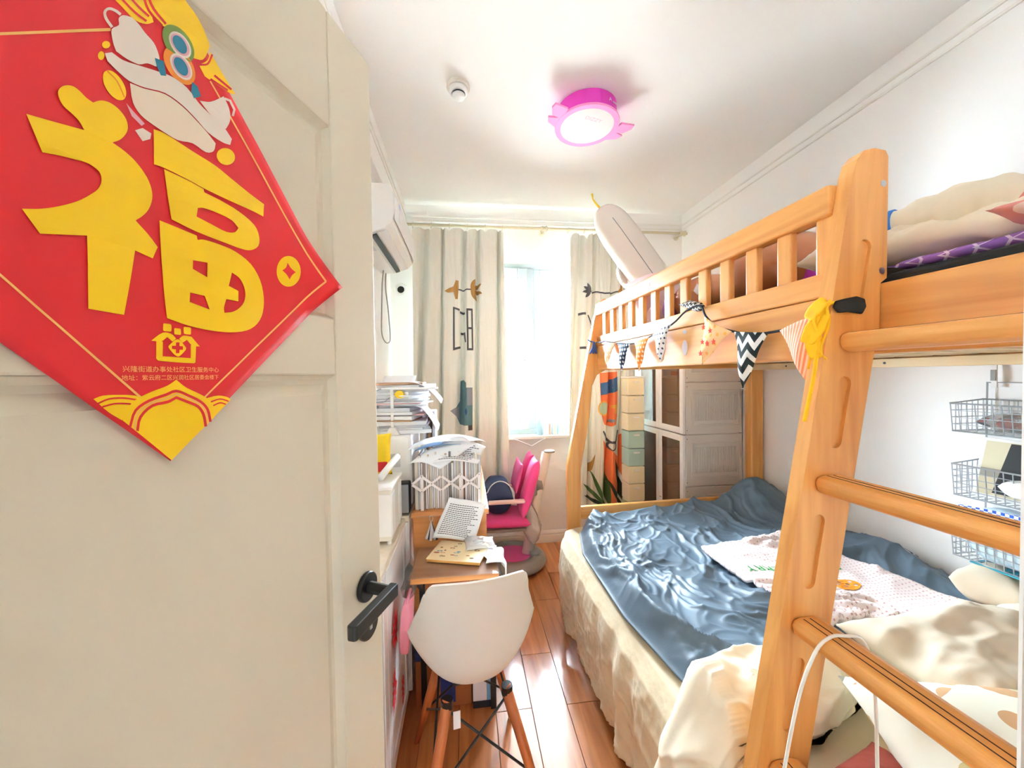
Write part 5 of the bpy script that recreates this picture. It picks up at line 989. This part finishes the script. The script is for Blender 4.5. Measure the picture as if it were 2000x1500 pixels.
# pale block of flats outside
bl = thing('apartment_building', 'pale block of flats seen through the window', 'building', (7.5, 34, -12)); mat('facade', (236, 226, 216), 0.9); mat('facade window', (176, 184, 190), 0.4)
G().box(-13, 13, 0, 8, 0, 16.0).mk('facade', 'facade', bl)
G().prism([(-14, 16.0), (14, 16.0), (12.5, 17.2), (-12.5, 17.2)], 'y', -0.5, 8.5).mk('roof', 'facade', bl)
w0 = None
for r in range(5):
    for c in range(10):
        p = (-11.4+2.5*c, -0.06, 1.6+2.9*r)
        if w0 is None: w0 = G().box(-0.7, 0.7, 0, 0.05, 0, 1.5).mk('window', 'facade window', bl, loc=p)
        else: share(w0, 'window', bl, p)
struct(G().box(-60, 60, YB+1.5, 80, -12.5, -12.0).mk('ground_outside', 'facade'))

# ------------------------------------------------------------------ curtains
cloth = voile('curtain cloth', (230, 231, 221), 0.003)
rod = thing('curtain_rod', 'cream curtain rod with turned brackets across the window wall', 'curtain rod', (0.68, 3.05, 2.655)); mat('rod paint', (224, 214, 182), 0.4)
G().cyl((-1.24, 0, 0), (1.24, 0, 0), 0.011, n=14).mk('pole', 'rod paint', rod, smooth=True)
for x in (-1.20, -0.02, 1.20):
    G().lathe([(0.0, -0.03), (0.016, -0.026), (0.022, -0.01), (0.014, 0.0), (0.02, 0.01), (0.024, 0.02), (0.012, 0.03), (0, 0.032)], (x, 0, 0), 18, Matrix.Rotation(math.radians(90), 3, 'Y')).mk('finial', 'rod paint', rod, smooth=True)
    G().cyl((x, 0, 0), (x, 0.105, 0.0), 0.008).cyl((x, 0.095, 0), (x, 0.109, 0), 0.022).mk('bracket', 'rod paint', rod, smooth=True)
def fold(s, ph):
    t = (s+ph+0.13*math.sin(2*math.pi*s*0.61+ph)) % 1.0; d = min(t, 1-t)
    return -(0.55-1.55*math.exp(-(d/0.10)**2)+0.22*math.sin(2*math.pi*t))
def curtain(x0t, x1t, x0b, x1b, ztop, zbot, n, ph, amp, sag):
    def fn(u, z):
        t = (ztop-z)/(ztop-zbot); e = t**1.2
        xa, xb = x0t*(1-e)+x0b*e, x1t*(1-e)+x1b*e
        return (xa+(xb-xa)*u, 3.012+amp*(0.55+0.45*t)*fold(u*n, ph+0.5*t)+0.012*fbm(u*9, z*1.4, ph), z-sag*max(0, 1-t*8)*(1-abs(math.sin(math.pi*u*n)))**2)
    return fn
def make_curtain(label, fn, n, ztop, zbot, x0t, x1t):
    t = thing('curtain', label, 'curtain', (0, 0, 0)); t.location = (0, 3.0, 0)
    off = Vector((0, -3.0, 0))
    G().grid(lambda i, j: Vector(fn(i, ztop+(zbot-ztop)*j))+off, 40*n, 70).mk('cloth', cloth, t, smooth=True)
    for k in range(n+1):
        x = x0t+(x1t-x0t)*(k+0.0)/n
        G().tube([(x+0.002*math.sin(a), 0.05+0.021*math.cos(a), 2.650+0.021*math.sin(a)) for a in [2*math.pi*q/16 for q in range(16)]], 0.0028, 6, True).mk('ring', 'rod paint', t)
    return t
def printer_fn(fn, lift):
    def inv(x, z):
        lo, hi = -0.15, 1.15
        for _ in range(22):
            m = (lo+hi)/2
            if fn(m, z)[0] < x: lo = m
            else: hi = m
        p = fn((lo+hi)/2, z); return (p[0], p[1]-0.0042-lift-3.0, p[2])
    return inv
F1 = curtain(-0.395, 0.315, -0.42, 0.345, 2.618, 0.40, 5, 0.3, 0.056, 0.03)
cl = make_curtain('off-white curtain with grey letters and a teal bird, left of the window', F1, 5, 2.618, 0.40, -0.395, 0.315)
F2 = curtain(0.865, 1.42, 0.83, 1.40, 2.612, 0.30, 4, 1.4, 0.052, 0.05)
cr_ = make_curtain('off-white curtain with an orange animal and green leaves, right of the window', F2, 4, 2.612, 0.30, 0.865, 1.42)
I1 = printer_fn(F1, 0.0); I1b = printer_fn(F1, 0.0012); I2 = printer_fn(F2, 0.0); I2b = printer_fn(F2, 0.0012); I2c = printer_fn(F2, 0.0024)
mat('print brown', (176, 134, 72), 0.9); mat('print teal', (104, 142, 150), 0.9); mat('print blue grey', (150, 158, 170), 0.9); mat('print orange', (226, 120, 76), 0.9); mat('print blue', (60, 100, 150), 0.9)
mat('print gold', (216, 160, 70), 0.9); mat('print mint', (176, 200, 176), 0.9); mat('print leaf', (70, 104, 58), 0.9); mat('print dark leaf', (44, 62, 48), 0.9)
def P(pts, I, m, nm, par, *holes): return flat([pts]+list(holes), I, nm, m, par, 0.009)
def leaf(cx, cz, l, w, ang):
    a = math.radians(ang); o = []
    for k in range(9):
        t = k/8; o.append((t*l, w*math.sin(math.pi*t)**0.8))
    for k in range(7, 0, -1):
        t = k/8; o.append((t*l, -w*math.sin(math.pi*t)**0.8))
    return [(cx+x*math.cos(a)-z*math.sin(a), cz+x*math.sin(a)+z*math.cos(a)) for x, z in o]
# left curtain: antler twig, letters, bird
P([(-0.155, 2.120), (-0.12, 2.145), (-0.085, 2.160), (-0.065, 2.21), (-0.045, 2.205), (-0.045, 2.16), (-0.05, 2.10), (-0.055, 2.06), (-0.072, 2.06), (-0.085, 2.115), (-0.13, 2.108)], I1, 'print brown', 'antler_print', cl)
P([(-0.05, 2.142), (0.05, 2.140), (0.05, 2.130), (-0.05, 2.130)], I1, 'dark print', 'twig_print', cl)
for a in (28, 68, -20, -62): P(leaf(0.05, 2.135, 0.095, 0.016, a), I1, 'print brown', 'leaf_print', cl)
def letter(x0, x1, z0, z1, t): return [(x0, z0), (x1, z0), (x1, z1), (x0, z1)], [(x0+t, z0+t*1.2), (x1-t, z0+t*1.2), (x1-t, z1-t*1.2), (x0+t, z1-t*1.2)]
P([(-0.098, 1.655), (-0.040, 1.672), (-0.040, 1.69), (-0.083, 1.678), (-0.080, 1.982), (-0.040, 1.968), (-0.040, 1.985), (-0.092, 2.0)], I1, 'dark print', 'letter_print', cl)
P([(-0.038, 1.968), (0.0, 1.960), (0.0, 1.942), (-0.038, 1.950)], I1, 'dark print', 'letter_print', cl); P([(-0.036, 1.80), (0.0, 1.80), (0.006, 1.72), (-0.004, 1.72), (-0.012, 1.782), (-0.036, 1.782)], I1, 'dark print', 'letter_print', cl)
o, h = letter(0.012, 0.062, 1.655, 1.985, 0.012); P(o, I1, 'dark print', 'letter_print', cl, [(0.026, 1.672), (0.05, 1.672), (0.05, 1.822), (0.026, 1.822)], [(0.026, 1.838), (0.05, 1.838), (0.05, 1.968), (0.026, 1.968)])
P([(-0.055, 1.06), (0.045, 1.06), (0.05, 1.36), (0.0, 1.36), (0.0, 1.40), (-0.02, 1.42), (-0.045, 1.41), (-0.052, 1.25), (-0.08, 1.205), (-0.128, 1.178), (-0.08, 1.13)], I1, 'print teal', 'bird_print', cl)
P([(0.005, 1.22), (0.047, 1.22), (0.049, 1.355), (0.005, 1.355)], I1b, 'print blue grey', 'wing_print', cl); P([(-0.126, 1.178), (-0.06, 1.21), (-0.055, 1.09), (-0.08, 1.132)], I1b, 'print blue grey', 'beak_print', cl)
P(leaf(-0.005, 1.14, 0.06, 0.01, 90), I1b, 'print blue', 'feather_print', cl); P([(0.01, 1.062), (0.044, 1.062), (0.044, 1.02), (0.01, 1.02)], I1, 'dark print', 'foot_print', cl)
# right curtain: twig, letter, orange animal with scarf and glasses, grass
for a in (115, 150, 185, 225): P(leaf(1.035, 2.135, 0.075, 0.014, a), I2, 'dark print', 'leaf_print', cr_)
P([(1.035, 2.14), (1.15, 2.125), (1.27, 2.14), (1.27, 2.128), (1.15, 2.112), (1.035, 2.128)], I2, 'dark print', 'twig_print', cr_)
P([(1.262, 2.05), (1.30, 2.07), (1.31, 2.17), (1.33, 2.20), (1.30, 2.21), (1.285, 2.16), (1.265, 2.14)], I2, 'print brown', 'antler_print', cr_)
P([(0.935, 1.96), (0.985, 1.96), (0.985, 1.94), (0.935, 1.94)], I2, 'dark print', 'letter_print', cr_); P([(1.0, 1.94), (1.012, 1.94), (1.06, 1.82), (1.045, 1.82)], I2, 'dark print', 'letter_print', cr_)
P([(0.935, 1.68), (0.985, 1.68), (0.985, 1.66), (0.935, 1.66)], I2, 'dark print', 'letter_print', cr_)
P([(1.10, 1.46), (1.25, 1.47), (1.255, 1.32), (1.25, 1.10), (1.235, 1.03), (1.19, 1.012), (1.14, 1.03), (1.11, 1.12)], I2, 'print orange', 'animal_head_print', cr_)
P([(1.105, 1.375), (1.16, 1.385), (1.252, 1.43), (1.255, 1.31), (1.18, 1.285), (1.11, 1.275)], I2b, 'print blue', 'scarf_print', cr_)
ring = [(1.135+0.052*math.cos(2*math.pi*k/18), 1.165+0.062*math.sin(2*math.pi*k/18)) for k in range(18)]
P(ring, I2b, 'print gold', 'glasses_print', cr_); P([(1.135+0.042*math.cos(2*math.pi*k/18), 1.165+0.05*math.sin(2*math.pi*k/18)) for k in range(18)], I2c, 'print mint', 'lens_print', cr_)
P([(1.195, 1.19), (1.252, 1.20), (1.252, 1.18), (1.24, 1.12), (1.225, 1.12), (1.225, 1.165), (1.195, 1.165)], I2b, 'print gold', 'glasses_print', cr_)
P([(1.20+0.028*math.cos(2*math.pi*k/14), 1.06+0.014*math.sin(2*math.pi*k/14)) for k in range(14)], I2b, 'print blue grey', 'nose_print', cr_)
P([(1.135, 0.98), (1.165, 0.93), (1.19, 0.89), (1.225, 0.89), (1.25, 0.98), (1.262, 0.98), (1.235, 0.87), (1.185, 0.87), (1.15, 0.92), (1.125, 0.97)], I2b, 'dark print', 'necklace_print', cr_)
rg = [(1.205+0.034*math.cos(2*math.pi*k/16), 0.85+0.042*math.sin(2*math.pi*k/16)) for k in range(16)]; P(rg, I2b, 'dark print', 'medal_print', cr_, [(1.205+0.024*math.cos(2*math.pi*k/16), 0.85+0.03*math.sin(2*math.pi*k/16)) for k in range(16)])
P([(1.13, 0.90), (1.19, 0.82), (1.25, 0.76), (1.255, 0.36), (1.185, 0.36), (1.15, 0.60)], I2, 'print orange', 'body_print', cr_); P([(1.265, 0.90), (1.32, 0.99), (1.345, 0.90), (1.35, 0.56), (1.30, 0.52), (1.27, 0.66)], I2, 'print orange', 'arm_print', cr_)
for (x, z, l, ww, a, m) in ((1.16, 0.33, 0.36, 0.018, 115, 'print leaf'), (1.155, 0.34, 0.30, 0.016, 135, 'print leaf'), (1.16, 0.33, 0.24, 0.015, 150, 'print dark leaf'), (1.175, 0.33, 0.33, 0.02, 95, 'print leaf'), (1.30, 0.33, 0.42, 0.018, 100, 'print dark leaf'), (1.315, 0.33, 0.36, 0.018, 84, 'print leaf'), (1.29, 0.33, 0.28, 0.016, 118, 'print dark leaf'), (0.985, 0.60, 0.2, 0.014, 70, 'print brown')):
    P(leaf(x, z, l, ww, a), I2b, m, 'grass_print', cr_)

# ------------------------------------------------------------------ air conditioner with cord, pipe hole
a = thing('air_conditioner', 'white wall mounted air conditioner high on the left wall', 'air conditioner', (-0.48, 2.425, 2.20))
prf = [(-0.118, 0.0), (-0.02, 0.0), (0.075, 0.035), (0.108, 0.07), (0.120, 0.12), (0.120, 0.20), (0.106, 0.25), (0.08, 0.268), (-0.118, 0.268)]
G().prism(prf, 'y', -0.385, 0.385).mk('body', 'white plastic', a, bevel=0.008, seg=3)
G().box(0.1202, 0.1222, -0.37, 0.37, 0.085, 0.235).mk('front_panel', 'white gloss', a, bevel=0.001, seg=1)
G().prism([(0.0, -0.006), (0.026, 0.004), (0.026, 0.010), (0.0, -0.0005)], 'y', -0.37, 0.34).mk('vent_slot', 'black metal', a)
G().prism([(0.034, 0.0125), (0.078, 0.029), (0.078, 0.032), (0.034, 0.0155)], 'y', -0.37, 0.35).mk('flap', 'white gloss', a)
G().box(0.1224, 0.1230, -0.24, -0.20, 0.205, 0.228).mk('energy_sticker', 'light blue', a); G().box(0.1224, 0.1230, -0.24, -0.205, 0.13, 0.195).mk('paper_label', 'paper grey', a)
G().box(-0.09, -0.03, -0.32, -0.12, -0.0015, -0.0002).mk('rating_label', 'paper grey', a)
tag(G().tube(smoothpts([Vector(p) for p in ((-0.56, 2.72, 2.20), (-0.57, 2.72, 2.10), (-0.572, 2.69, 1.90), (-0.572, 2.68, 1.76), (-0.568, 2.76, 1.705), (-0.565, 2.88, 1.71), (-0.568, 2.95, 1.76), (-0.572, 2.92, 1.95), (-0.572, 2.84, 2.10), (-0.56, 2.80, 2.20))]), 0.0045, 8).mk('power_cord', 'grey plastic', None, smooth=True), 'grey power cord hanging in a loop under the air conditioner', 'cord')
h = thing('pipe_sleeve', 'white round wall sleeve with black hole beside the air conditioner', 'pipe sleeve', (-0.515, 3.16, 2.165))
Mx = Matrix.Rotation(math.radians(90), 3, 'X')
G().lathe([(0.028, 0.001), (0.05, 0.001), (0.052, 0.006), (0.046, 0.010), (0.028, 0.010)], (0, 0, 0), 28, Mx).mk('collar', 'white plastic', h, smooth=True); G().lathe([(0, 0.003), (0.0285, 0.003)], (0, 0, 0), 24, Mx).mk('hole', 'black metal', h)

# ------------------------------------------------------------------ white storage cabinet and drawer tower behind the bed end
c = thing('storage_cabinet', 'white modular plastic cabinet with brown see-through doors behind the bed end', 'cabinet', (1.71, 2.75, 0))
mat('cabinet plastic', (222, 216, 208), 0.45); brown = film('brown panel', (120, 82, 62), 0.55, 0.06, 0.9); mat('inner brown', (130, 92, 70), 0.7)
ZS = [0.0, 0.29, 0.655, 1.02, 1.385, 1.75]
for z0, z1 in zip(ZS, ZS[1:]):
    s = G().box(-0.205, 0.222, -0.333, -0.322, z0+0.002, z1-0.002).mk('side_panel', 'cabinet plastic', c, bevel=0.004)
    frame(G(), -0.165, 0.205, z0+0.06, z1-0.055, 0.012, -0.340, -0.333).mk('raised_border', 'cabinet plastic', s, bevel=0.003)
    for k in range(22):
        x = -0.135+0.0145*k; G().box(x, x+0.008, -0.3375, -0.333, z0+0.095, z1-0.09).mk('rib', 'cabinet plastic', s, bevel=0.0015, seg=1)
    for x in (-0.195,):
        for z in (z0+0.03, z1-0.03): G().cyl((x, -0.3332, z), (x, -0.3345, z), 0.003, n=8).mk('rivet', 'dark print', s)
    G().box(-0.205, 0.222, 0.318, 0.33, z0+0.002, z1-0.002).mk('side_panel', 'cabinet plastic', c)
G().box(0.205, 0.222, -0.32, 0.316, 0, 1.75).mk('back_panel', 'inner brown', c)
for z in ZS: G().box(-0.19, 0.204, -0.32, 0.316, max(0, z-0.008), z+0.008).mk('shelf', 'cabinet plastic', c)
for z in (0.45, 0.85, 1.20, 1.55): G().box(-0.15, 0.204, 0.002, 0.316, z, z+0.012).mk('inner_shelf', 'pine', c)
G().box(-0.19, 0.204, -0.006, 0.001, 0.01, 1.74).mk('divider', 'inner brown', c)
for z0, z1 in ((0.02, 0.288), (0.292, 1.016), (1.024, 1.748)):
    for y0, y1 in ((-0.331, -0.004), (0.0, 0.327)):
        d = frame(G(), y0, y1, z0, z1, 0.042, -0.226, -0.206)
        d = G(); 
        for (a0, a1, b0, b1) in ((y0, y0+0.042, z0, z1), (y1-0.042, y1, z0, z1), (y0+0.042, y1-0.042, z0, z0+0.045), (y0+0.042, y1-0.042, z1-0.045, z1)): d.box(-0.226, -0.206, a0, a1, b0, b1)
        d = d.mk('door', 'white gloss', c, bevel=0.004)
        G().box(-0.2215, -0.2185, y0+0.040, y1-0.040, z0+0.043, z1-0.043).mk('door_window', brown, d)
        if z1-z0 > 0.4:
            for z in ((z0+0.13, z0+0.20) if z0 < 0.5 else (z1-0.20, z1-0.13)): G().box(-0.2275, -0.2262, y1-0.035, y1-0.012, z, z+0.005).mk('latch', 'dark print', d)
mat('orange box', (206, 108, 44), 0.6); mat('pale green', (170, 200, 150), 0.6)
o = thing('toy_box', 'orange brown box with pale front on top of the storage cabinet', 'box', (1.66, 2.74, 1.7585)); G().box(-0.15, 0.18, -0.26, 0.20, 0, 0.26).mk('carton', 'orange box', o, bevel=0.004)
G().box(-0.1545, -0.1505, -0.24, -0.08, 0.05, 0.20).mk('front_label', 'paper white', o); G().box(-0.1545, -0.1505, 0.02, 0.16, 0.02, 0.22).mk('front_picture', 'pale green', o)
dt = thing('drawer_tower', 'narrow tower of pastel plastic drawers between curtain and storage cabinet', 'drawer unit', (1.333, 2.86, 0))
DC = [mat('drawer mint', (176, 206, 196), 0.5), mat('drawer cream', (232, 222, 190), 0.5), mat('drawer sage', (200, 212, 180), 0.5)]
for k in range(10):
    z0 = 0.02+0.14*k; d = G().box(-0.075, 0.062, -0.06, 0.07, z0, z0+0.135).mk('drawer', DC[(2, 0, 2, 1, 1, 0, 0, 1, 1, 1)[k]], dt, bevel=0.006)
    G().box(-0.03, 0.02, -0.0665, -0.0605, z0+0.10, z0+0.112).mk('pull', 'white plastic', d, bevel=0.002)
G().box(-0.07, 0.058, -0.055, 0.065, 0, 0.0195).mk('foot', 'white plastic', dt)
G().box(-0.078, 0.065, -0.063, 0.073, 1.4155, 1.430).mk('lid', 'white plastic', dt, bevel=0.004)

# ------------------------------------------------------------------ ceiling lamp and smoke detector
L = thing('ceiling_lamp', 'round pink ceiling lamp with wing shaped fins and white shade', 'ceiling lamp', (0.662, 1.955, 2.86), math.radians(14))
mat('lamp magenta', (226, 60, 190), 0.5); mat('lamp pink', (244, 150, 200), 0.7, spec=0.2); mat('lamp shade', (240, 238, 238), 0.75, spec=0.2); mat('faint pink', (240, 190, 214), 0.7); mat('faint grey', (214, 200, 210), 0.5)
G().lathe([(0, -0.001), (0.150, -0.001), (0.155, -0.004), (0.155, -0.078), (0.150, -0.082), (0, -0.082)], n=56).mk('housing', 'lamp magenta', L, smooth=False)
G().lathe([(0.140, -0.0825), (0.168, -0.0825), (0.170, -0.088), (0.168, -0.094), (0.140, -0.094)], n=56).mk('rim', 'lamp pink', L, smooth=False)
G().lathe([(0.0, -0.100), (0.10, -0.0985), (0.1395, -0.094), (0.1395, -0.0835), (0, -0.0835)], n=56).mk('shade', 'lamp shade', L, smooth=False)
for s, r in ((-1, 0), (1, 1)):
    pts = [(s*0.160, 0.085), (s*0.235, 0.095), (s*0.240, 0.065), (s*0.215, 0.02), (s*0.18, 0.012), (s*0.228, 0.000), (s*0.212, -0.035), (s*0.160, -0.06), (s*0.150, 0.0)]
    G().prism([(x, -y) for x, y in pts], 'z', -0.093, -0.083).mk('fin', 'lamp pink', L, bevel=0.002)
textmesh('DIZZY', 0.034, 'lettering', 'faint pink', L, Matrix.Translation((-0.055, -0.062, -0.1006)) @ Matrix.Scale(-1, 4, (0, 1, 0)) @ Matrix.Identity(4))
textmesh('A', 0.026, 'emblem', 'paper white', L, Matrix.Translation((0.03, -0.1565, -0.052)) @ Matrix.Rotation(math.radians(90), 4, 'X'))
for k in range(6): G().box(0.060+0.006*k, 0.064+0.006*k, -0.1490+0.0022*k, -0.1470+0.0022*k, -0.048, -0.042).mk('lettering', 'paper white', L)
S = thing('smoke_detector', 'small white smoke detector on the ceiling', 'smoke detector', (-0.012, 1.86, 2.86))
G().lathe([(0, -0.001), (0.055, -0.001), (0.056, -0.014), (0.052, -0.018), (0, -0.018)], n=36).mk('base', 'ivory plastic', S); G().lathe([(0, -0.0185), (0.046, -0.0185), (0.048, -0.026), (0.042, -0.038), (0.034, -0.040)], n=36).mk('body', 'white plastic', S, smooth=True)
G().lathe([(0.0, -0.040), (0.030, -0.040), (0.030, -0.046), (0, -0.046)], n=30).mk('sensor_gap', 'black metal', S); G().lathe([(0, -0.0462), (0.031, -0.0462), (0.029, -0.058), (0.02, -0.062), (0, -0.062)], n=30).mk('cap', 'white plastic', S, smooth=True)

# ------------------------------------------------------------------ wire baskets hanging on the right wall
mat('chrome wire', (178, 182, 186), 0.35, 0.6)
def basket(z0, h, y0, y1, d, label):
    t = thing('wire_basket', label, 'wire basket', (1.925, (y0+y1)/2, z0), 0, 'wire baskets on the right wall'); hy = (y1-y0)/2
    r = 0.0016; X0, X1 = -d, -0.004
    G().tube([(X0, -hy, h), (X0, hy, h), (X1, hy, h+0.012), (X1, -hy, h+0.012)], 0.0032, 6, True).mk('rim', 'chrome wire', t); G().tube([(X0+0.012, -hy, 0), (X0+0.012, hy, 0), (X1, hy, 0), (X1, -hy, 0)], 0.0028, 6, True).mk('base_rim', 'chrome wire', t)
    n = int(2*hy/0.022); g = G(); gb = G(); ge = G(); gk = G()
    for k in range(n+1):
        y = -hy+2*hy*k/n; g.cyl((X0, y, h), (X0+0.012, y, 0), r, n=4); gb.cyl((X0+0.012, y, 0), (X1, y, 0), r, n=4); gk.cyl((X1, y, 0), (X1, y, h+0.012), r, n=4)
    m = max(3, int(h/0.022))
    for k in range(1, m):
        z = h*k/m; g.cyl((X0+0.012*(1-k/m), -hy, z), (X0+0.012*(1-k/m), hy, z), r, n=4); gk.cyl((X1, -hy, z), (X1, hy, z), r, n=4)
        for s in (-1, 1): ge.cyl((X0+0.012*(1-k/m), s*hy, z), (X1, s*hy, z), r, n=4)
    mm = int(d/0.022)
    for k in range(1, mm):
        x = X0+(X1-X0)*k/mm
        for s in (-1, 1): ge.cyl((x, s*hy, 0), (x, s*hy, h+0.012*k/mm), r, n=4)
    for gg, nm in ((g, 'front_grid'), (gb, 'base_grid'), (ge, 'end_grid'), (gk, 'back_grid')): gg.mk(nm, 'chrome wire', t)
    return t
BY0, BY1 = 0.86, 1.172
basket(1.222, 0.102, BY0, BY1, 0.150, 'topmost wire basket hanging on the right wall below the upper bunk')
basket(0.985, 0.115, BY0, BY1, 0.140, 'middle wire basket on the right wall, holding a framed picture')
basket(0.760, 0.11, BY0, BY1, 0.140, 'lowest wire basket on the right wall behind the ladder tread')
hg = thing('basket_hanger', 'white metal strap with wire uprights carrying the baskets on the right wall', 'hanger', (1.93, 1.165, 0.76)); 
G().tube([(-0.004, 0, 0), (-0.004, 0, 0.64)], 0.0028, 6).tube([(-0.004, -0.30, 0), (-0.004, -0.30, 0.64)], 0.0028, 6).tube([(-0.004, 0, 0.638), (-0.004, -0.30, 0.638)], 0.002, 6).mk('upright', 'chrome wire', hg)
G().box(-0.008, -0.004, -0.028, -0.012, 0.62, 0.735).mk('strap', 'white plastic', hg, bevel=0.001, seg=1); G().box(-0.014, -0.0085, -0.026, -0.014, 0.645, 0.685).mk('buckle', 'grey plastic', hg)
clr = film('snack film', (240, 240, 240), 0.22, 0.15, 0.6); mat('snack red', (190, 60, 50), 0.6); mat('snack teal', (110, 190, 180), 0.6)
t = thing('snack_bag', 'clear bag with red and teal things in the topmost wire basket', 'bag', (1.845, 1.02, 1.226))
cushion(G(), (0, 0, 0.035), (0.10, 0.20, 0.065), (0, 0, 0), 0.006, 20, 3, 20, 20).mk('bag', clr, t, smooth=True, weld=0.0003)
for y, m in ((0.045, 'snack red'), (-0.005, 'snack red'), (-0.06, 'snack teal')): cushion(G(), (0.0, y, 0.030), (0.06, 0.045, 0.036), (0, 0, 0.4), 0.004, 30, 2, 12, 12).mk('contents', m, t, smooth=True, weld=0.0003)
t = thing('framed_picture', 'white framed picture in cream and black leaning in the middle wire basket', 'picture', (1.835, 1.03, 0.990)); t.rotation_euler = (0, math.radians(14), 0)
G().box(-0.008, 0.006, -0.13, 0.115, 0, 0.215).mk('frame', 'white plastic', t, bevel=0.003); mat('canvas cream', (222, 212, 180), 0.8); mat('canvas grey', (170, 164, 150), 0.8)
G().box(-0.0092, -0.0082, -0.118, 0.103, 0.012, 0.203).mk('picture_sheet', 'canvas cream', t); G().box(-0.0100, -0.0093, -0.1, 0.103, 0.075, 0.105).mk('grey_band', 'canvas grey', t)
flat([[(0.04, 0.200), (-0.075, 0.200), (-0.075, 0.02), (0.062, 0.02)]], lambda y, z: (-0.0106, y, z), 'black_shape', 'black metal', t)
cushion(G(), (-0.045, -0.04, 0.045), (0.05, 0.12, 0.06), (0, 0, 0), 0.006, 20, 3, 16, 16).mk('glove', 'paper white', t, smooth=True, weld=0.0003)
ck = pattern('blue check', 'checker', (238, 244, 250), (40, 90, 190), 95, 0.5, (1, 2))
t = thing('tissue_pack', 'pale blue tissue pack with blue checked edge between the wire baskets', 'tissue pack', (1.845, 1.02, 0.764))
cushion(G(), (0, 0, 0.100), (0.12, 0.26, 0.19), (0, 0, 0), 0.006, 12, 3, 20, 20, p=5).mk('pack', mat('pale blue film', (206, 228, 240), 0.3), t, smooth=True, weld=0.0003)
G().grid(lambda i, j: (-0.063-0.002*math.sin(6*i), -0.13+0.26*i, 0.166+0.030*j+0.006*math.sin(4*i)), 20, 3).mk('checked_edge', ck, t, smooth=True, solid=0.001)
tag(G().box(-0.05, 0.05, -0.11, 0.10, 0, 0.004).mk('teal_card', 'teal plastic', None, bevel=0.001, seg=1, loc=(1.835, 1.02, 0.7555)), 'teal card under the tissue pack in the lowest basket', 'card')
